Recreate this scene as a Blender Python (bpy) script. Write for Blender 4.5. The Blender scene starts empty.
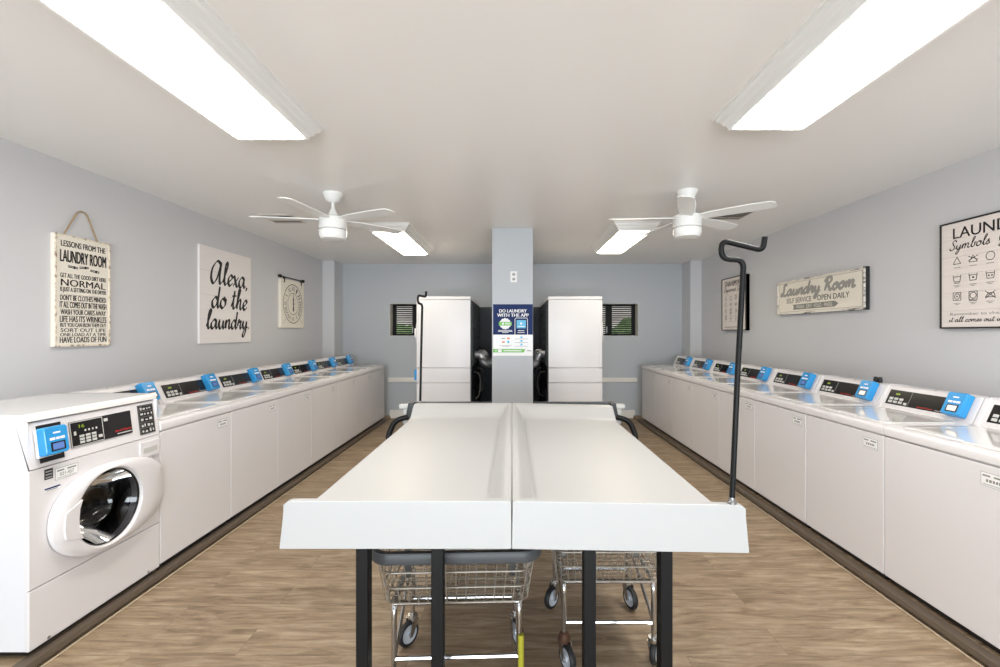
import bpy, bmesh, math, random
from mathutils import Matrix, Vector
random.seed(7)
PI = math.pi
R = math.radians
SC = bpy.context.scene
COL = SC.collection

# ------------------------------------------------------------------ materials
def srgb(r, g, b):
    f = lambda c: (c/255/12.92) if c/255 <= .04045 else ((c/255+.055)/1.055)**2.4
    return (f(r), f(g), f(b), 1)

def mat(name, col, rough=.5, metal=0, coat=0, spec=.5, emit=None, estr=0, bump=0, bscale=200, vary=0, vscale=(8, 8, 8)):
    m = bpy.data.materials.new(name); m.use_nodes = True
    nt = m.node_tree; b = nt.nodes['Principled BSDF']
    b.inputs['Base Color'].default_value = col
    b.inputs['Roughness'].default_value = rough
    b.inputs['Metallic'].default_value = metal
    b.inputs['Coat Weight'].default_value = coat
    b.inputs['Specular IOR Level'].default_value = spec
    if emit:
        b.inputs['Emission Color'].default_value = emit
        b.inputs['Emission Strength'].default_value = estr
    tc = nt.nodes.new('ShaderNodeTexCoord')
    if vary:
        mp = nt.nodes.new('ShaderNodeMapping'); mp.inputs['Scale'].default_value = vscale
        nz = nt.nodes.new('ShaderNodeTexNoise'); nz.inputs['Detail'].default_value = 6
        nz.inputs['Scale'].default_value = 1
        rp = nt.nodes.new('ShaderNodeMapRange')
        rp.inputs['From Min'].default_value = .3; rp.inputs['From Max'].default_value = .7
        rp.inputs['To Min'].default_value = 1-vary; rp.inputs['To Max'].default_value = 1
        mx = nt.nodes.new('ShaderNodeVectorMath'); mx.operation = 'SCALE'
        mx.inputs[0].default_value = col[:3]
        nt.links.new(tc.outputs['Object'], mp.inputs['Vector'])
        nt.links.new(mp.outputs[0], nz.inputs['Vector'])
        nt.links.new(nz.outputs['Fac'], rp.inputs['Value'])
        nt.links.new(rp.outputs[0], mx.inputs['Scale'])
        nt.links.new(mx.outputs[0], b.inputs['Base Color'])
    if bump:
        nz = nt.nodes.new('ShaderNodeTexNoise'); nz.inputs['Scale'].default_value = bscale
        nz.inputs['Detail'].default_value = 3
        bp = nt.nodes.new('ShaderNodeBump'); bp.inputs['Strength'].default_value = bump
        bp.inputs['Distance'].default_value = .002
        nt.links.new(tc.outputs['Object'], nz.inputs['Vector'])
        nt.links.new(nz.outputs['Fac'], bp.inputs['Height'])
        nt.links.new(bp.outputs[0], b.inputs['Normal'])
    return m

def two_tone(name, ca, cb, scale, lo=.45, hi=.55, rough=.7):
    m = bpy.data.materials.new(name); m.use_nodes = True
    nt = m.node_tree; b = nt.nodes['Principled BSDF']; b.inputs['Roughness'].default_value = rough
    tc = nt.nodes.new('ShaderNodeTexCoord'); mp = nt.nodes.new('ShaderNodeMapping')
    mp.inputs['Scale'].default_value = scale
    nz = nt.nodes.new('ShaderNodeTexNoise'); nz.inputs['Scale'].default_value = 1; nz.inputs['Detail'].default_value = 6
    cr = nt.nodes.new('ShaderNodeValToRGB')
    cr.color_ramp.elements[0].position = lo; cr.color_ramp.elements[0].color = ca
    cr.color_ramp.elements[1].position = hi; cr.color_ramp.elements[1].color = cb
    nt.links.new(tc.outputs['Object'], mp.inputs['Vector']); nt.links.new(mp.outputs[0], nz.inputs['Vector'])
    nt.links.new(nz.outputs['Fac'], cr.inputs['Fac']); nt.links.new(cr.outputs[0], b.inputs['Base Color'])
    return m

def floor_mat():
    m = bpy.data.materials.new('wood_plank'); m.use_nodes = True
    nt = m.node_tree; b = nt.nodes['Principled BSDF']; b.inputs['Roughness'].default_value = .48
    N = nt.nodes.new; L = nt.links.new
    tc = N('ShaderNodeTexCoord')
    br = N('ShaderNodeTexBrick'); br.offset = .37; br.squash = 1
    br.inputs['Scale'].default_value = 1; br.inputs['Brick Width'].default_value = 1.22
    br.inputs['Row Height'].default_value = .18; br.inputs['Mortar Size'].default_value = .0012
    br.inputs['Mortar Smooth'].default_value = .2
    br.inputs['Color1'].default_value = (0, 0, 0, 1); br.inputs['Color2'].default_value = (1, 1, 1, 1)
    br.inputs['Mortar'].default_value = (.5, .5, .5, 1); br.inputs['Bias'].default_value = 0
    L(tc.outputs['Object'], br.inputs['Vector'])
    sep = N('ShaderNodeSeparateColor'); L(br.outputs['Color'], sep.inputs[0])
    # shift the grain per plank
    ml = N('ShaderNodeMath'); ml.operation = 'MULTIPLY'; ml.inputs[1].default_value = 37
    L(sep.outputs[0], ml.inputs[0])
    cb = N('ShaderNodeCombineXYZ'); L(ml.outputs[0], cb.inputs[0]); L(ml.outputs[0], cb.inputs[2])
    ad = N('ShaderNodeVectorMath'); ad.operation = 'ADD'; L(tc.outputs['Object'], ad.inputs[0]); L(cb.outputs[0], ad.inputs[1])
    mp = N('ShaderNodeMapping'); mp.inputs['Scale'].default_value = (3.2, 22, 1); L(ad.outputs[0], mp.inputs['Vector'])
    n1 = N('ShaderNodeTexNoise'); n1.inputs['Scale'].default_value = 1; n1.inputs['Detail'].default_value = 8
    n1.inputs['Roughness'].default_value = .7; n1.inputs['Distortion'].default_value = .7
    L(mp.outputs[0], n1.inputs['Vector'])
    mp2 = N('ShaderNodeMapping'); mp2.inputs['Scale'].default_value = (7, 80, 1); L(ad.outputs[0], mp2.inputs['Vector'])
    n2 = N('ShaderNodeTexNoise'); n2.inputs['Scale'].default_value = 1; n2.inputs['Detail'].default_value = 5
    L(mp2.outputs[0], n2.inputs['Vector'])
    cr = N('ShaderNodeValToRGB'); e = cr.color_ramp.elements
    e[0].position = .35; e[0].color = srgb(122, 102, 80)
    e[1].position = .67; e[1].color = srgb(182, 163, 137)
    x = cr.color_ramp.elements.new(.5); x.color = srgb(154, 133, 108)
    L(n1.outputs['Fac'], cr.inputs['Fac'])
    mr = N('ShaderNodeMapRange'); mr.inputs['From Min'].default_value = .3; mr.inputs['From Max'].default_value = .7
    mr.inputs['To Min'].default_value = .85; mr.inputs['To Max'].default_value = 1.12
    L(n2.outputs['Fac'], mr.inputs['Value'])
    mr2 = N('ShaderNodeMapRange'); mr2.inputs['To Min'].default_value = .93; mr2.inputs['To Max'].default_value = 1.04
    L(sep.outputs[0], mr2.inputs['Value'])
    mm = N('ShaderNodeMath'); mm.operation = 'MULTIPLY'; L(mr.outputs[0], mm.inputs[0]); L(mr2.outputs[0], mm.inputs[1])
    mf = N('ShaderNodeMapRange'); mf.inputs['To Min'].default_value = 1; mf.inputs['To Max'].default_value = .55
    L(br.outputs['Fac'], mf.inputs['Value'])
    m3 = N('ShaderNodeMath'); m3.operation = 'MULTIPLY'; L(mm.outputs[0], m3.inputs[0]); L(mf.outputs[0], m3.inputs[1])
    sc = N('ShaderNodeVectorMath'); sc.operation = 'SCALE'; L(cr.outputs[0], sc.inputs[0]); L(m3.outputs[0], sc.inputs['Scale'])
    L(sc.outputs[0], b.inputs['Base Color'])
    bp = N('ShaderNodeBump'); bp.inputs['Strength'].default_value = .15; bp.inputs['Distance'].default_value = .002
    L(n2.outputs['Fac'], bp.inputs['Height']); L(bp.outputs[0], b.inputs['Normal'])
    return m

def glass_mat(name, tint, gloss=.12, rough=.02):
    m = bpy.data.materials.new(name); m.use_nodes = True
    nt = m.node_tree; nt.nodes.remove(nt.nodes['Principled BSDF'])
    out = nt.nodes['Material Output']
    t = nt.nodes.new('ShaderNodeBsdfTransparent'); t.inputs[0].default_value = tint
    g = nt.nodes.new('ShaderNodeBsdfGlossy'); g.inputs['Roughness'].default_value = rough
    fr = nt.nodes.new('ShaderNodeFresnel'); fr.inputs[0].default_value = 1.35
    ad = nt.nodes.new('ShaderNodeMath'); ad.operation = 'ADD'; ad.inputs[1].default_value = gloss
    mx = nt.nodes.new('ShaderNodeMixShader')
    nt.links.new(fr.outputs[0], ad.inputs[0]); nt.links.new(ad.outputs[0], mx.inputs[0])
    nt.links.new(t.outputs[0], mx.inputs[1]); nt.links.new(g.outputs[0], mx.inputs[2])
    nt.links.new(mx.outputs[0], out.inputs[0])
    return m

def emit_mat(name, col, s):
    return mat(name, (.8, .8, .8, 1), .4, emit=col, estr=s)

M = {}
M['wall'] = mat('wall_paint', srgb(205, 205, 208), .45, bump=.08, bscale=60)
M['ceiling'] = mat('ceiling_paint', srgb(243, 241, 238), .38, bump=.05, bscale=40)
M['wall_darker'] = mat('blue_grey_wall', srgb(183, 187, 192), .45, bump=.08, bscale=60)  # darker and bluer than the side walls; back wall and column
M['chase'] = mat('dark_slate_tone', srgb(54, 58, 66), .6)  # one even dark tone for both boxes between the dryer backs
M['trimwhite'] = mat('trim_white', srgb(232, 228, 220), .4)
M['floor'] = floor_mat()
M['cove'] = mat('brown_rubber_base', srgb(96, 84, 72), .5)
M['caulk'] = mat('light_caulk', srgb(205, 190, 165), .6)
M['enamel'] = mat('white_enamel', srgb(224, 221, 222), .34, coat=.1)
M['enamel_side'] = mat('white_enamel_side', srgb(221, 222, 225), .3)
M['lid'] = mat('glossy_lid', srgb(228, 226, 223), .09, coat=.5)
M['fiberglass'] = mat('white_fiberglass', srgb(187, 187, 186), .38, spec=.4)
M['black'] = mat('black_plastic', srgb(24, 24, 26), .3)
M['blackmetal'] = mat('black_powder_coat', srgb(12, 12, 13), .5, spec=.25)
M['panel'] = mat('panel_black_gloss', srgb(27, 25, 26), .16)
M['rubber'] = mat('black_rubber', srgb(28, 28, 30), .55)
M['greyrubber'] = mat('grey_rubber', srgb(72, 74, 77), .5)
M['blue'] = mat('blue_plastic', srgb(46, 150, 214), .25, coat=.3)
M['bluedark'] = mat('blue_shell', srgb(30, 120, 190), .3)
M['white'] = mat('white_print', srgb(238, 238, 238), .5)
M['grey'] = mat('grey_print', srgb(150, 150, 150), .5)
M['button'] = mat('grey_buttons', srgb(196, 196, 192), .4)
M['red'] = mat('red_print', srgb(206, 42, 36), .4)
M['green_led'] = mat('green_led', srgb(110, 130, 30), .4, emit=srgb(150, 180, 40), estr=.22)
M['lcd'] = mat('lcd_screen', srgb(80, 110, 165), .15, emit=srgb(90, 120, 180), estr=.25)
M['lcdlight'] = mat('lcd_screen_light', srgb(225, 215, 205), .15, emit=srgb(230, 215, 200), estr=.35)
M['chrome'] = mat('chrome', srgb(205, 205, 205), .16, 1)
M['wire'] = mat('zinc_wire', srgb(196, 192, 184), .35, .9)
M['steel'] = mat('steel', srgb(150, 150, 150), .35, 1)
M['drum'] = mat('drum_steel', srgb(70, 70, 74), .42, 1)
M['foil'] = mat('foil_duct', srgb(225, 225, 228), .36, .85)
M['rust'] = mat('rusty_steel', srgb(84, 56, 40), .6, .4)
M['darkback'] = mat('dark_galvanised', srgb(46, 47, 48), .5, .3, vary=.5, vscale=(14, 14, 6))
M['wheelgrey'] = mat('wheel_grey', srgb(190, 195, 202), .4)
M['yellow'] = mat('yellow_tape', srgb(168, 162, 46), .5)
M['ink'] = mat('black_ink', srgb(34, 32, 32), .7)
M['inkgrey'] = mat('grey_ink', srgb(134, 132, 126), .7)
M['scriptgrey'] = mat('script_grey', srgb(158, 156, 150), .7)
M['inkmid'] = mat('dark_grey_ink', srgb(78, 76, 74), .7)
M['cream'] = mat('cream_board', srgb(238, 231, 218), .7, vary=.06, vscale=(2, 2, 40))
M['plank'] = mat('whitewashed_planks', srgb(232, 223, 217), .7, vary=.08, vscale=(3, 3, 60))
M['groove'] = mat('plank_groove', srgb(200, 190, 184), .7)
M['canvas'] = mat('white_canvas', srgb(236, 231, 229), .8, vary=.04, vscale=(4, 4, 50))
M['distress'] = two_tone('distressed_edge', srgb(140, 112, 82), srgb(232, 222, 204), (30, 30, 22), .36, .52)
M['distress_grey'] = two_tone('distressed_grey', srgb(120, 118, 114), srgb(226, 221, 212), (10, 10, 40), .36, .5)
M['rope'] = mat('jute_rope', srgb(166, 140, 104), .9, bump=.6, bscale=300)
M['iron'] = mat('dark_iron', srgb(46, 40, 36), .5, .5)
M['navy'] = mat('navy_print', srgb(30, 48, 96), .6, spec=.2)
M['skyblue'] = mat('sky_blue_print', srgb(80, 180, 220), .4)
M['green'] = mat('green_print', srgb(104, 182, 62), .4)
M['orange'] = mat('orange_print', srgb(226, 120, 40), .4)
M['paper'] = mat('white_poster', srgb(236, 236, 236), .35)
M['diffuser'] = emit_mat('light_diffuser', (1, .96, .91, 1), 12.8)
M['diffuser_far'] = emit_mat('light_diffuser_dim', (1, .90, .72, 1), 7.5)
M['fan'] = mat('white_fan', srgb(236, 236, 234), .35)
M['bowl'] = mat('opal_bowl', srgb(240, 240, 238), .25)
M['ventdark'] = mat('vent_dark', srgb(34, 32, 30), .8)
M['vent'] = mat('vent_white', srgb(214, 210, 204), .5)
M['dark_frame'] = mat('black_window_frame', srgb(10, 10, 11), .5, spec=.2)
M['louver'] = mat('black_louver', srgb(16, 16, 18), .5, spec=.2)
M['door_glass'] = glass_mat('dark_door_glass', (.24, .24, .25, 1), .02)
M['pane'] = glass_mat('window_glass', (.95, .97, .97, 1), .0)
M['grass'] = mat('lawn', srgb(96, 122, 60), .9, vary=.4, vscale=(3, 3, 3))
M['stucco'] = mat('pale_stucco', srgb(186, 178, 172), .9, vary=.45, vscale=(1.2, 1, 5))
M['leaf'] = mat('hedge_leaf', srgb(92, 112, 70), .8, vary=.6, vscale=(9, 9, 9))

# ------------------------------------------------------------------ mesh builder
class MB:
    def __init__(s):
        s.bm = bmesh.new()
    def absorb(s, t, mi=0, M4=None):
        if M4 is not None: bmesh.ops.transform(t, matrix=M4, verts=t.verts)
        for f in t.faces: f.material_index = mi
        me = bpy.data.meshes.new('tmp'); t.to_mesh(me); t.free()
        s.bm.from_mesh(me); bpy.data.meshes.remove(me)
        return s
    def box(s, x0, x1, y0, y1, z0, z1, bev=0, seg=2, mi=0, M4=None):
        t = bmesh.new(); bmesh.ops.create_cube(t, size=1)
        for v in t.verts:
            v.co = Vector((x0+(v.co.x+.5)*(x1-x0), y0+(v.co.y+.5)*(y1-y0), z0+(v.co.z+.5)*(z1-z0)))
        if bev: bmesh.ops.bevel(t, geom=list(t.edges), offset=bev, segments=seg, profile=.5, affect='EDGES', clamp_overlap=True)
        return s.absorb(t, mi, M4)
    def prism(s, pts, x0, x1, bev=0, mi=0, M4=None, axis='x'):
        """pts (a,b); axis x: (y,z) profile along x; axis y: (x,z) along y; axis z: (x,y) along z"""
        t = bmesh.new()
        def mk(a, b, c):
            return (c, a, b) if axis == 'x' else ((a, c, b) if axis == 'y' else (a, b, c))
        A = [t.verts.new(mk(a, b, x0)) for a, b in pts]; B = [t.verts.new(mk(a, b, x1)) for a, b in pts]
        n = len(pts)
        t.faces.new(A); t.faces.new(B[::-1])
        for i in range(n): t.faces.new((A[i], B[i], B[(i+1) % n], A[(i+1) % n]))
        bmesh.ops.recalc_face_normals(t, faces=t.faces)
        if bev:
            ed = [e for e in t.edges if len(e.link_faces) == 2 and e.calc_face_angle() > .6]
            bmesh.ops.bevel(t, geom=ed, offset=bev, segments=2, profile=.5, affect='EDGES', clamp_overlap=True)
        return s.absorb(t, mi, M4)
    def tube(s, pts, r, n=8, closed=False, mi=0, caps=True, M4=None):
        pts = [Vector(p) for p in pts]; k = len(pts)
        rs = r if isinstance(r, (list, tuple)) else [r]*k
        t = bmesh.new(); rings = []
        up = None
        for i, p in enumerate(pts):
            if closed: d = (pts[(i+1) % k]-pts[i-1]).normalized()
            else: d = (pts[min(i+1, k-1)]-pts[max(i-1, 0)]).normalized()
            if up is None:
                up = Vector((0, 0, 1)) if abs(d.z) < .9 else Vector((1, 0, 0))
            a = (up - d*up.dot(d))
            if a.length < 1e-5: a = d.orthogonal()
            a.normalize(); up = a; b = d.cross(a)
            rings.append([t.verts.new(p + (a*math.cos(2*PI*j/n) + b*math.sin(2*PI*j/n))*rs[i]) for j in range(n)])
        rng = range(k) if closed else range(k-1)
        for i in rng:
            A, B = rings[i], rings[(i+1) % k]
            for j in range(n): t.faces.new((A[j], A[(j+1) % n], B[(j+1) % n], B[j]))
        if caps and not closed:
            t.faces.new(rings[0][::-1]); t.faces.new(rings[-1])
        bmesh.ops.recalc_face_normals(t, faces=t.faces)
        return s.absorb(t, mi, M4)
    def lathe(s, prof, n=32, mi=0, M4=None):
        """prof (r,z) about z"""
        t = bmesh.new(); rings = []
        for r, z in prof:
            if r < 1e-6: rings.append([t.verts.new((0, 0, z))])
            else: rings.append([t.verts.new((r*math.cos(2*PI*j/n), r*math.sin(2*PI*j/n), z)) for j in range(n)])
        for A, B in zip(rings, rings[1:]):
            for j in range(n):
                j2 = (j+1) % n
                if len(A) == 1 and len(B) == 1: break
                if len(A) == 1: t.faces.new((A[0], B[j], B[j2]))
                elif len(B) == 1: t.faces.new((A[j], A[j2], B[0]))
                else: t.faces.new((A[j], A[j2], B[j2], B[j]))
        bmesh.ops.recalc_face_normals(t, faces=t.faces)
        return s.absorb(t, mi, M4)
    def poly(s, pts, mi=0, M4=None):
        t = bmesh.new(); t.faces.new([t.verts.new(p) for p in pts])
        return s.absorb(t, mi, M4)
    def loops(s, loops, mi=0, close=True, M4=None, cap0=False, cap1=False):
        t = bmesh.new(); V = [[t.verts.new(p) for p in L] for L in loops]; n = len(loops[0])
        for A, B in zip(V, V[1:]):
            for j in range(n if close else n-1):
                t.faces.new((A[j], A[(j+1) % n], B[(j+1) % n], B[j]))
        if cap0: t.faces.new(V[0][::-1])
        if cap1: t.faces.new(V[-1])
        bmesh.ops.recalc_face_normals(t, faces=t.faces)
        return s.absorb(t, mi, M4)
    def plate(s, pts, y0, y1, mi=0, M4=None):
        """outline in x,z extruded from y1 to y0"""
        return s.prism(pts, y0, y1, mi=mi, M4=M4, axis='y')
    def text(s, body, x, z, y, h=None, w=None, mi=0, align='c', M4=None, bold=0, depth=.0006, shear=0):
        cu = bpy.data.curves.new('t', 'FONT'); cu.body = body; cu.size = 1; cu.resolution_u = 3
        cu.extrude = 0; cu.shear = shear
        ob = bpy.data.objects.new('t', cu); COL.objects.link(ob)
        dg = bpy.context.evaluated_depsgraph_get()
        me = bpy.data.meshes.new_from_object(ob.evaluated_get(dg))
        bpy.data.objects.remove(ob); bpy.data.curves.remove(cu)
        t = bmesh.new(); t.from_mesh(me); bpy.data.meshes.remove(me)
        if not t.verts: t.free(); return s
        xs = [v.co.x for v in t.verts]; ys = [v.co.y for v in t.verts]
        W = max(xs)-min(xs); H = max(ys)-min(ys); x0 = min(xs); y0 = min(ys)
        sx = sy = None
        if w: sx = w/W
        if h: sy = h/H
        if sx is None: sx = sy
        if sy is None: sy = sx
        off = {'c': -W*sx/2, 'l': 0, 'r': -W*sx}[align]
        for v in t.verts:
            v.co = Vector((x+off+(v.co.x-x0)*sx, y, z+(v.co.y-y0)*sy))
        for f in t.faces:
            if f.normal.y > 0: f.normal_flip()
        if bold:
            t2 = t.copy(); dx = bold*(h or w/W)*1.6
            for v in t2.verts: v.co.x += dx; v.co.y -= .0001
            for v in t.verts: v.co.x -= dx
            s.absorb(t2, mi, M4)
        return s.absorb(t, mi, M4)
    def ribbon(s, pts, w0, w1, y, mi=0, M4=None, nib=R(40), taper=True):
        """brush stroke in the x,z plane"""
        n = len(pts)
        if n < 2: return s
        t = bmesh.new(); Ls = []; Rs = []; s.lift = (getattr(s, 'lift', 0)+6e-5) % 7e-4; y = y-s.lift
        for i, (px, pz) in enumerate(pts):
            a = pts[max(i-1, 0)]; b = pts[min(i+1, n-1)]
            dx, dz = b[0]-a[0], b[1]-a[1]; l = math.hypot(dx, dz) or 1e-6; dx /= l; dz /= l
            k = abs(dx*math.sin(nib)-dz*math.cos(nib))
            w = (w0+(w1-w0)*k)/2
            if taper and i in (0, n-1): w *= .6
            yy = y-i*1e-6; Ls.append(t.verts.new((px-dz*w, yy, pz+dx*w))); Rs.append(t.verts.new((px+dz*w, yy, pz-dx*w)))
        for i in range(n-1): t.faces.new((Ls[i], Rs[i], Rs[i+1], Ls[i+1]))
        return s.absorb(t, mi, M4)
    def build(s, name, mats, parent=None, smooth=40):
        me = bpy.data.meshes.new(name); s.bm.to_mesh(me); s.bm.free()
        if not isinstance(mats, (list, tuple)): mats = [mats]
        for m in mats: me.materials.append(m)
        if smooth:
            me.polygons.foreach_set('use_smooth', [True]*len(me.polygons))
            me.set_sharp_from_angle(angle=R(smooth))
        o = bpy.data.objects.new(name, me); COL.objects.link(o)
        if smooth:
            wn = o.modifiers.new('weighted', 'WEIGHTED_NORMAL'); wn.keep_sharp = True; wn.weight = 90
        if parent is not None: o.parent = parent
        return o

def catmull(P, k=8):
    if len(P) < 3: return [tuple(p) for p in P]
    out = []; Q = [P[0]]+list(P)+[P[-1]]
    for i in range(1, len(Q)-2):
        p0, p1, p2, p3 = Q[i-1], Q[i], Q[i+1], Q[i+2]
        for j in range(k):
            t = j/k
            out.append(tuple(.5*((2*b)+(-a+c)*t+(2*a-5*b+4*c-d)*t*t+(-a+3*b-3*c+d)*t**3) for a, b, c, d in zip(p0, p1, p2, p3)))
    out.append(tuple(P[-1])); return out

def fillet(P, r, k=6):
    """polyline in 3d with rounded corners"""
    P = [Vector(p) for p in P]; out = [P[0]]
    for i in range(1, len(P)-1):
        a, b, c = P[i-1], P[i], P[i+1]
        d1 = (a-b); d2 = (c-b); rr = min(r, d1.length*.49, d2.length*.49)
        s0 = b+d1.normalized()*rr; s1 = b+d2.normalized()*rr
        for j in range(k+1):
            t = j/k; out.append(s0*(1-t)**2+b*2*t*(1-t)+s1*t*t)
    out.append(P[-1]); return out

def rrect(x0, x1, z0, z1, r, k=5):
    out = []
    for cx, cz, a in ((x1-r, z1-r, 0), (x0+r, z1-r, 90), (x0+r, z0+r, 180), (x1-r, z0+r, 270)):
        for j in range(k+1):
            t = R(a+90*j/k); out.append((cx+r*math.cos(t), cz+r*math.sin(t)))
    return out

def empty(name, loc, rz=0, label=None, cat=None, group=None):
    o = bpy.data.objects.new(name, None); COL.objects.link(o); o.empty_display_size = .1
    o.location = loc; o.rotation_euler = (0, 0, rz)
    if label: o['label'] = label
    if cat: o['category'] = cat
    if group: o['group'] = group
    return o
def tag(o, label=None, cat=None, group=None, kind=None):
    if label: o['label'] = label
    if cat: o['category'] = cat
    if group: o['group'] = group
    if kind: o['kind'] = kind
    return o
def struct(o, label=None):
    o['kind'] = 'structure'
    if label: o['label'] = label
    return o
def copy_tree(o, parent=None):
    c = o.copy(); COL.objects.link(c)
    if parent is not None: c.parent = parent
    for ch in list(o.children): copy_tree(ch, c)
    return c

# script alphabet: strokes on an x height of 1
GL = {
 'a': (1.35, [[(1.0,.82),(.62,1.0),(.18,.7),(.06,.3),(.3,.0),(.7,.22),(1.0,.9)], [(1.02,.98),(.95,.35),(1.08,.03),(1.35,.22)]]),
 'A': (2.0, [[(1.55,1.85),(1.0,2.05),(.3,1.4),(.1,.5),(.5,.0),(1.1,.6),(1.62,2.0)], [(1.65,2.05),(1.45,.6),(1.6,.05),(2.0,.3)]]),
 'l': (.8, [[(.0,.2),(.5,1.2),(.75,1.9),(.55,2.1),(.35,1.5),(.28,.4),(.46,.02),(.8,.25)]]),
 'e': (.95, [[(0,.28),(.5,.48),(.82,.78),(.6,1.0),(.25,.75),(.15,.3),(.45,0),(.95,.3)]]),
 'x': (1.1, [[(0,.8),(.25,.95),(.5,.4),(.8,.02),(1.1,.25)], [(1.02,.95),(.5,.45),(.05,0)]]),
 'd': (1.35, [[(.95,.8),(.55,1.0),(.12,.62),(.1,.2),(.35,0),(.75,.3),(1.0,.9)], [(1.2,2.1),(1.02,1.0),(.95,.3),(1.08,.02),(1.35,.25)]]),
 'o': (1.15, [[(.6,1.0),(.2,.75),(.1,.25),(.45,0),(.88,.35),(.85,.85),(.6,1.0),(.75,.8),(1.15,.85)]]),
 't': (.9, [[(0,.2),(.45,1.0),(.62,1.9)], [(.62,1.9),(.4,.7),(.48,.05),(.9,.25)], [(.15,1.3),(.95,1.38)]]),
 'h': (1.25, [[(0,.2),(.5,1.3),(.72,1.95),(.5,2.1),(.34,1.4),(.2,0)], [(.22,.3),(.6,.95),(.85,.9),(.8,.3),(.95,.02),(1.25,.25)]]),
 'u': (1.35, [[(0,.3),(.25,.95),(.2,.3),(.45,0),(.8,.3),(1.0,.95)], [(1.0,.95),(.95,.3),(1.08,.02),(1.35,.25)]]),
 'n': (1.25, [[(0,.3),(.22,.98),(.15,0)], [(.15,.4),(.55,.95),(.85,.9),(.8,.3),(.95,.02),(1.25,.25)]]),
 'm': (1.85, [[(0,.3),(.22,.98),(.15,0)], [(.15,.4),(.5,.97),(.72,.85),(.68,0)], [(.68,.4),(1.05,.97),(1.35,.88),(1.3,.3),(1.45,.02),(1.85,.25)]]),
 'r': (1.0, [[(0,.3),(.25,1.08),(.38,.85),(.7,.9),(.58,.35),(.7,.02),(1.0,.25)]]),
 'y': (1.3, [[(0,.3),(.25,.95),(.2,.35),(.45,.05),(.8,.4),(1.0,.95)], [(1.0,.95),(.85,-.2),(.5,-.95),(.2,-.75),(.6,-.1),(1.3,.25)]]),
 's': (.8, [[(0,.2),(.45,1.02),(.48,.7),(.62,.3),(.4,0),(.1,.08)], [(.4,0),(.8,.25)]]),
 'b': (1.15, [[(0,.2),(.5,1.4),(.68,2.0),(.42,2.0),(.26,1.2),(.2,.3),(.5,0),(.85,.35),(.8,.85),(1.15,.85)]]),
 'c': (.95, [[(.85,.8),(.6,1.0),(.2,.7),(.15,.25),(.5,0),(.95,.3)]]),
 'i': (.65, [[(0,.3),(.25,.95),(.2,.25),(.38,.02),(.65,.25)], [(.33,1.35),(.36,1.45)]]),
 'w': (1.6, [[(0,.6),(.2,.95),(.2,.2),(.45,0),(.75,.4),(.82,.9),(.82,.2),(1.1,0),(1.4,.5),(1.35,.95),(1.6,.85)]]),
 'v': (1.1, [[(0,.65),(.2,.95),(.3,.3),(.5,0),(.88,.6),(.8,.95),(1.1,.85)]]),
 'p': (1.1, [[(0,.3),(.25,1.0),(.1,-.9)], [(.2,.6),(.6,1.0),(.92,.7),(.75,.1),(.35,.05),(1.1,.25)]]),
 'L': (1.55, [[(1.15,1.75),(.95,2.1),(.6,1.9),(.62,1.2),(.55,.4),(.25,.0),(.0,.2),(.25,.38),(.75,.05),(1.15,.0),(1.55,.3)]]),
 'R': (1.65, [[(.55,2.0),(.42,1.0),(.2,0)], [(.0,1.4),(.3,2.0),(1.0,2.1),(1.3,1.6),(.9,1.15),(.5,1.05),(.9,.6),(1.25,.02),(1.65,.3)]]),
 'S': (1.35, [[(1.3,1.65),(1.0,2.1),(.5,1.8),(.65,1.25),(1.0,.75),(.8,.1),(.3,0),(.0,.45)], [(.8,.1),(1.35,.3)]]),
 'G': (1.5, [[(1.3,1.65),(.9,2.1),(.3,1.5),(.2,.6),(.7,.1),(1.15,.7),(1.2,1.0)], [(1.2,1.0),(1.05,-.2),(.6,-.8),(.3,-.5),(1.5,.3)]]),
 'T': (1.4, [[(.0,1.7),(.4,2.05),(1.5,2.05)], [(.85,2.0),(.7,.8),(.4,.0),(.0,.2)]]),
 '.': (.6, [[(.12,.0),(.2,.1),(.3,.2)]]),
 ',': (.5, [[(.2,.08),(.2,-.08),(.05,-.3)]]),
 ' ': (.75, []),
}
def script_text(mb, body, x, z, y, width, xh, w0, w1, mi=0, slant=.16, align='c', nib=R(40)):
    adv = sum(GL[c][0] for c in body)
    sx = width/adv
    cx = x-width/2 if align == 'c' else x
    for c in body:
        a, st = GL[c]
        for s_ in st:
            P = catmull(s_, 6)
            mb.ribbon([(cx+(px)*sx+pz*xh*slant, z+pz*xh) for px, pz in P], w0, w1, y, mi, nib=nib)
        cx += a*sx
def line(mb, x0, z0, x1, z1, w, y, mi=0):
    mb.ribbon([(x0, z0), (x1, z1)], w, w, y, mi, taper=False)
def ring(mb, cx, cz, rx, w, y, mi=0, n=40, rz=None):
    rz = rz or rx
    A = [(cx+(rx-w/2)*math.cos(2*PI*i/n), y, cz+(rz-w/2)*math.sin(2*PI*i/n)) for i in range(n)]
    B = [(cx+(rx+w/2)*math.cos(2*PI*i/n), y, cz+(rz+w/2)*math.sin(2*PI*i/n)) for i in range(n)]
    mb.loops([A, B], mi)
def pl(mb, pts, w, y, mi=0):
    for a, b in zip(pts, pts[1:]): line(mb, a[0], a[1], b[0], b[1], w, y, mi)

# ------------------------------------------------------------------ dimensions (metres; camera at the origin of the aisle looking +Y)
CAMZ = 1.42
XW, YB, YF, ZC = 3.02, 7.52, -3.8, 2.576
PLAT, PZ = 2.037, .045

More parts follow.
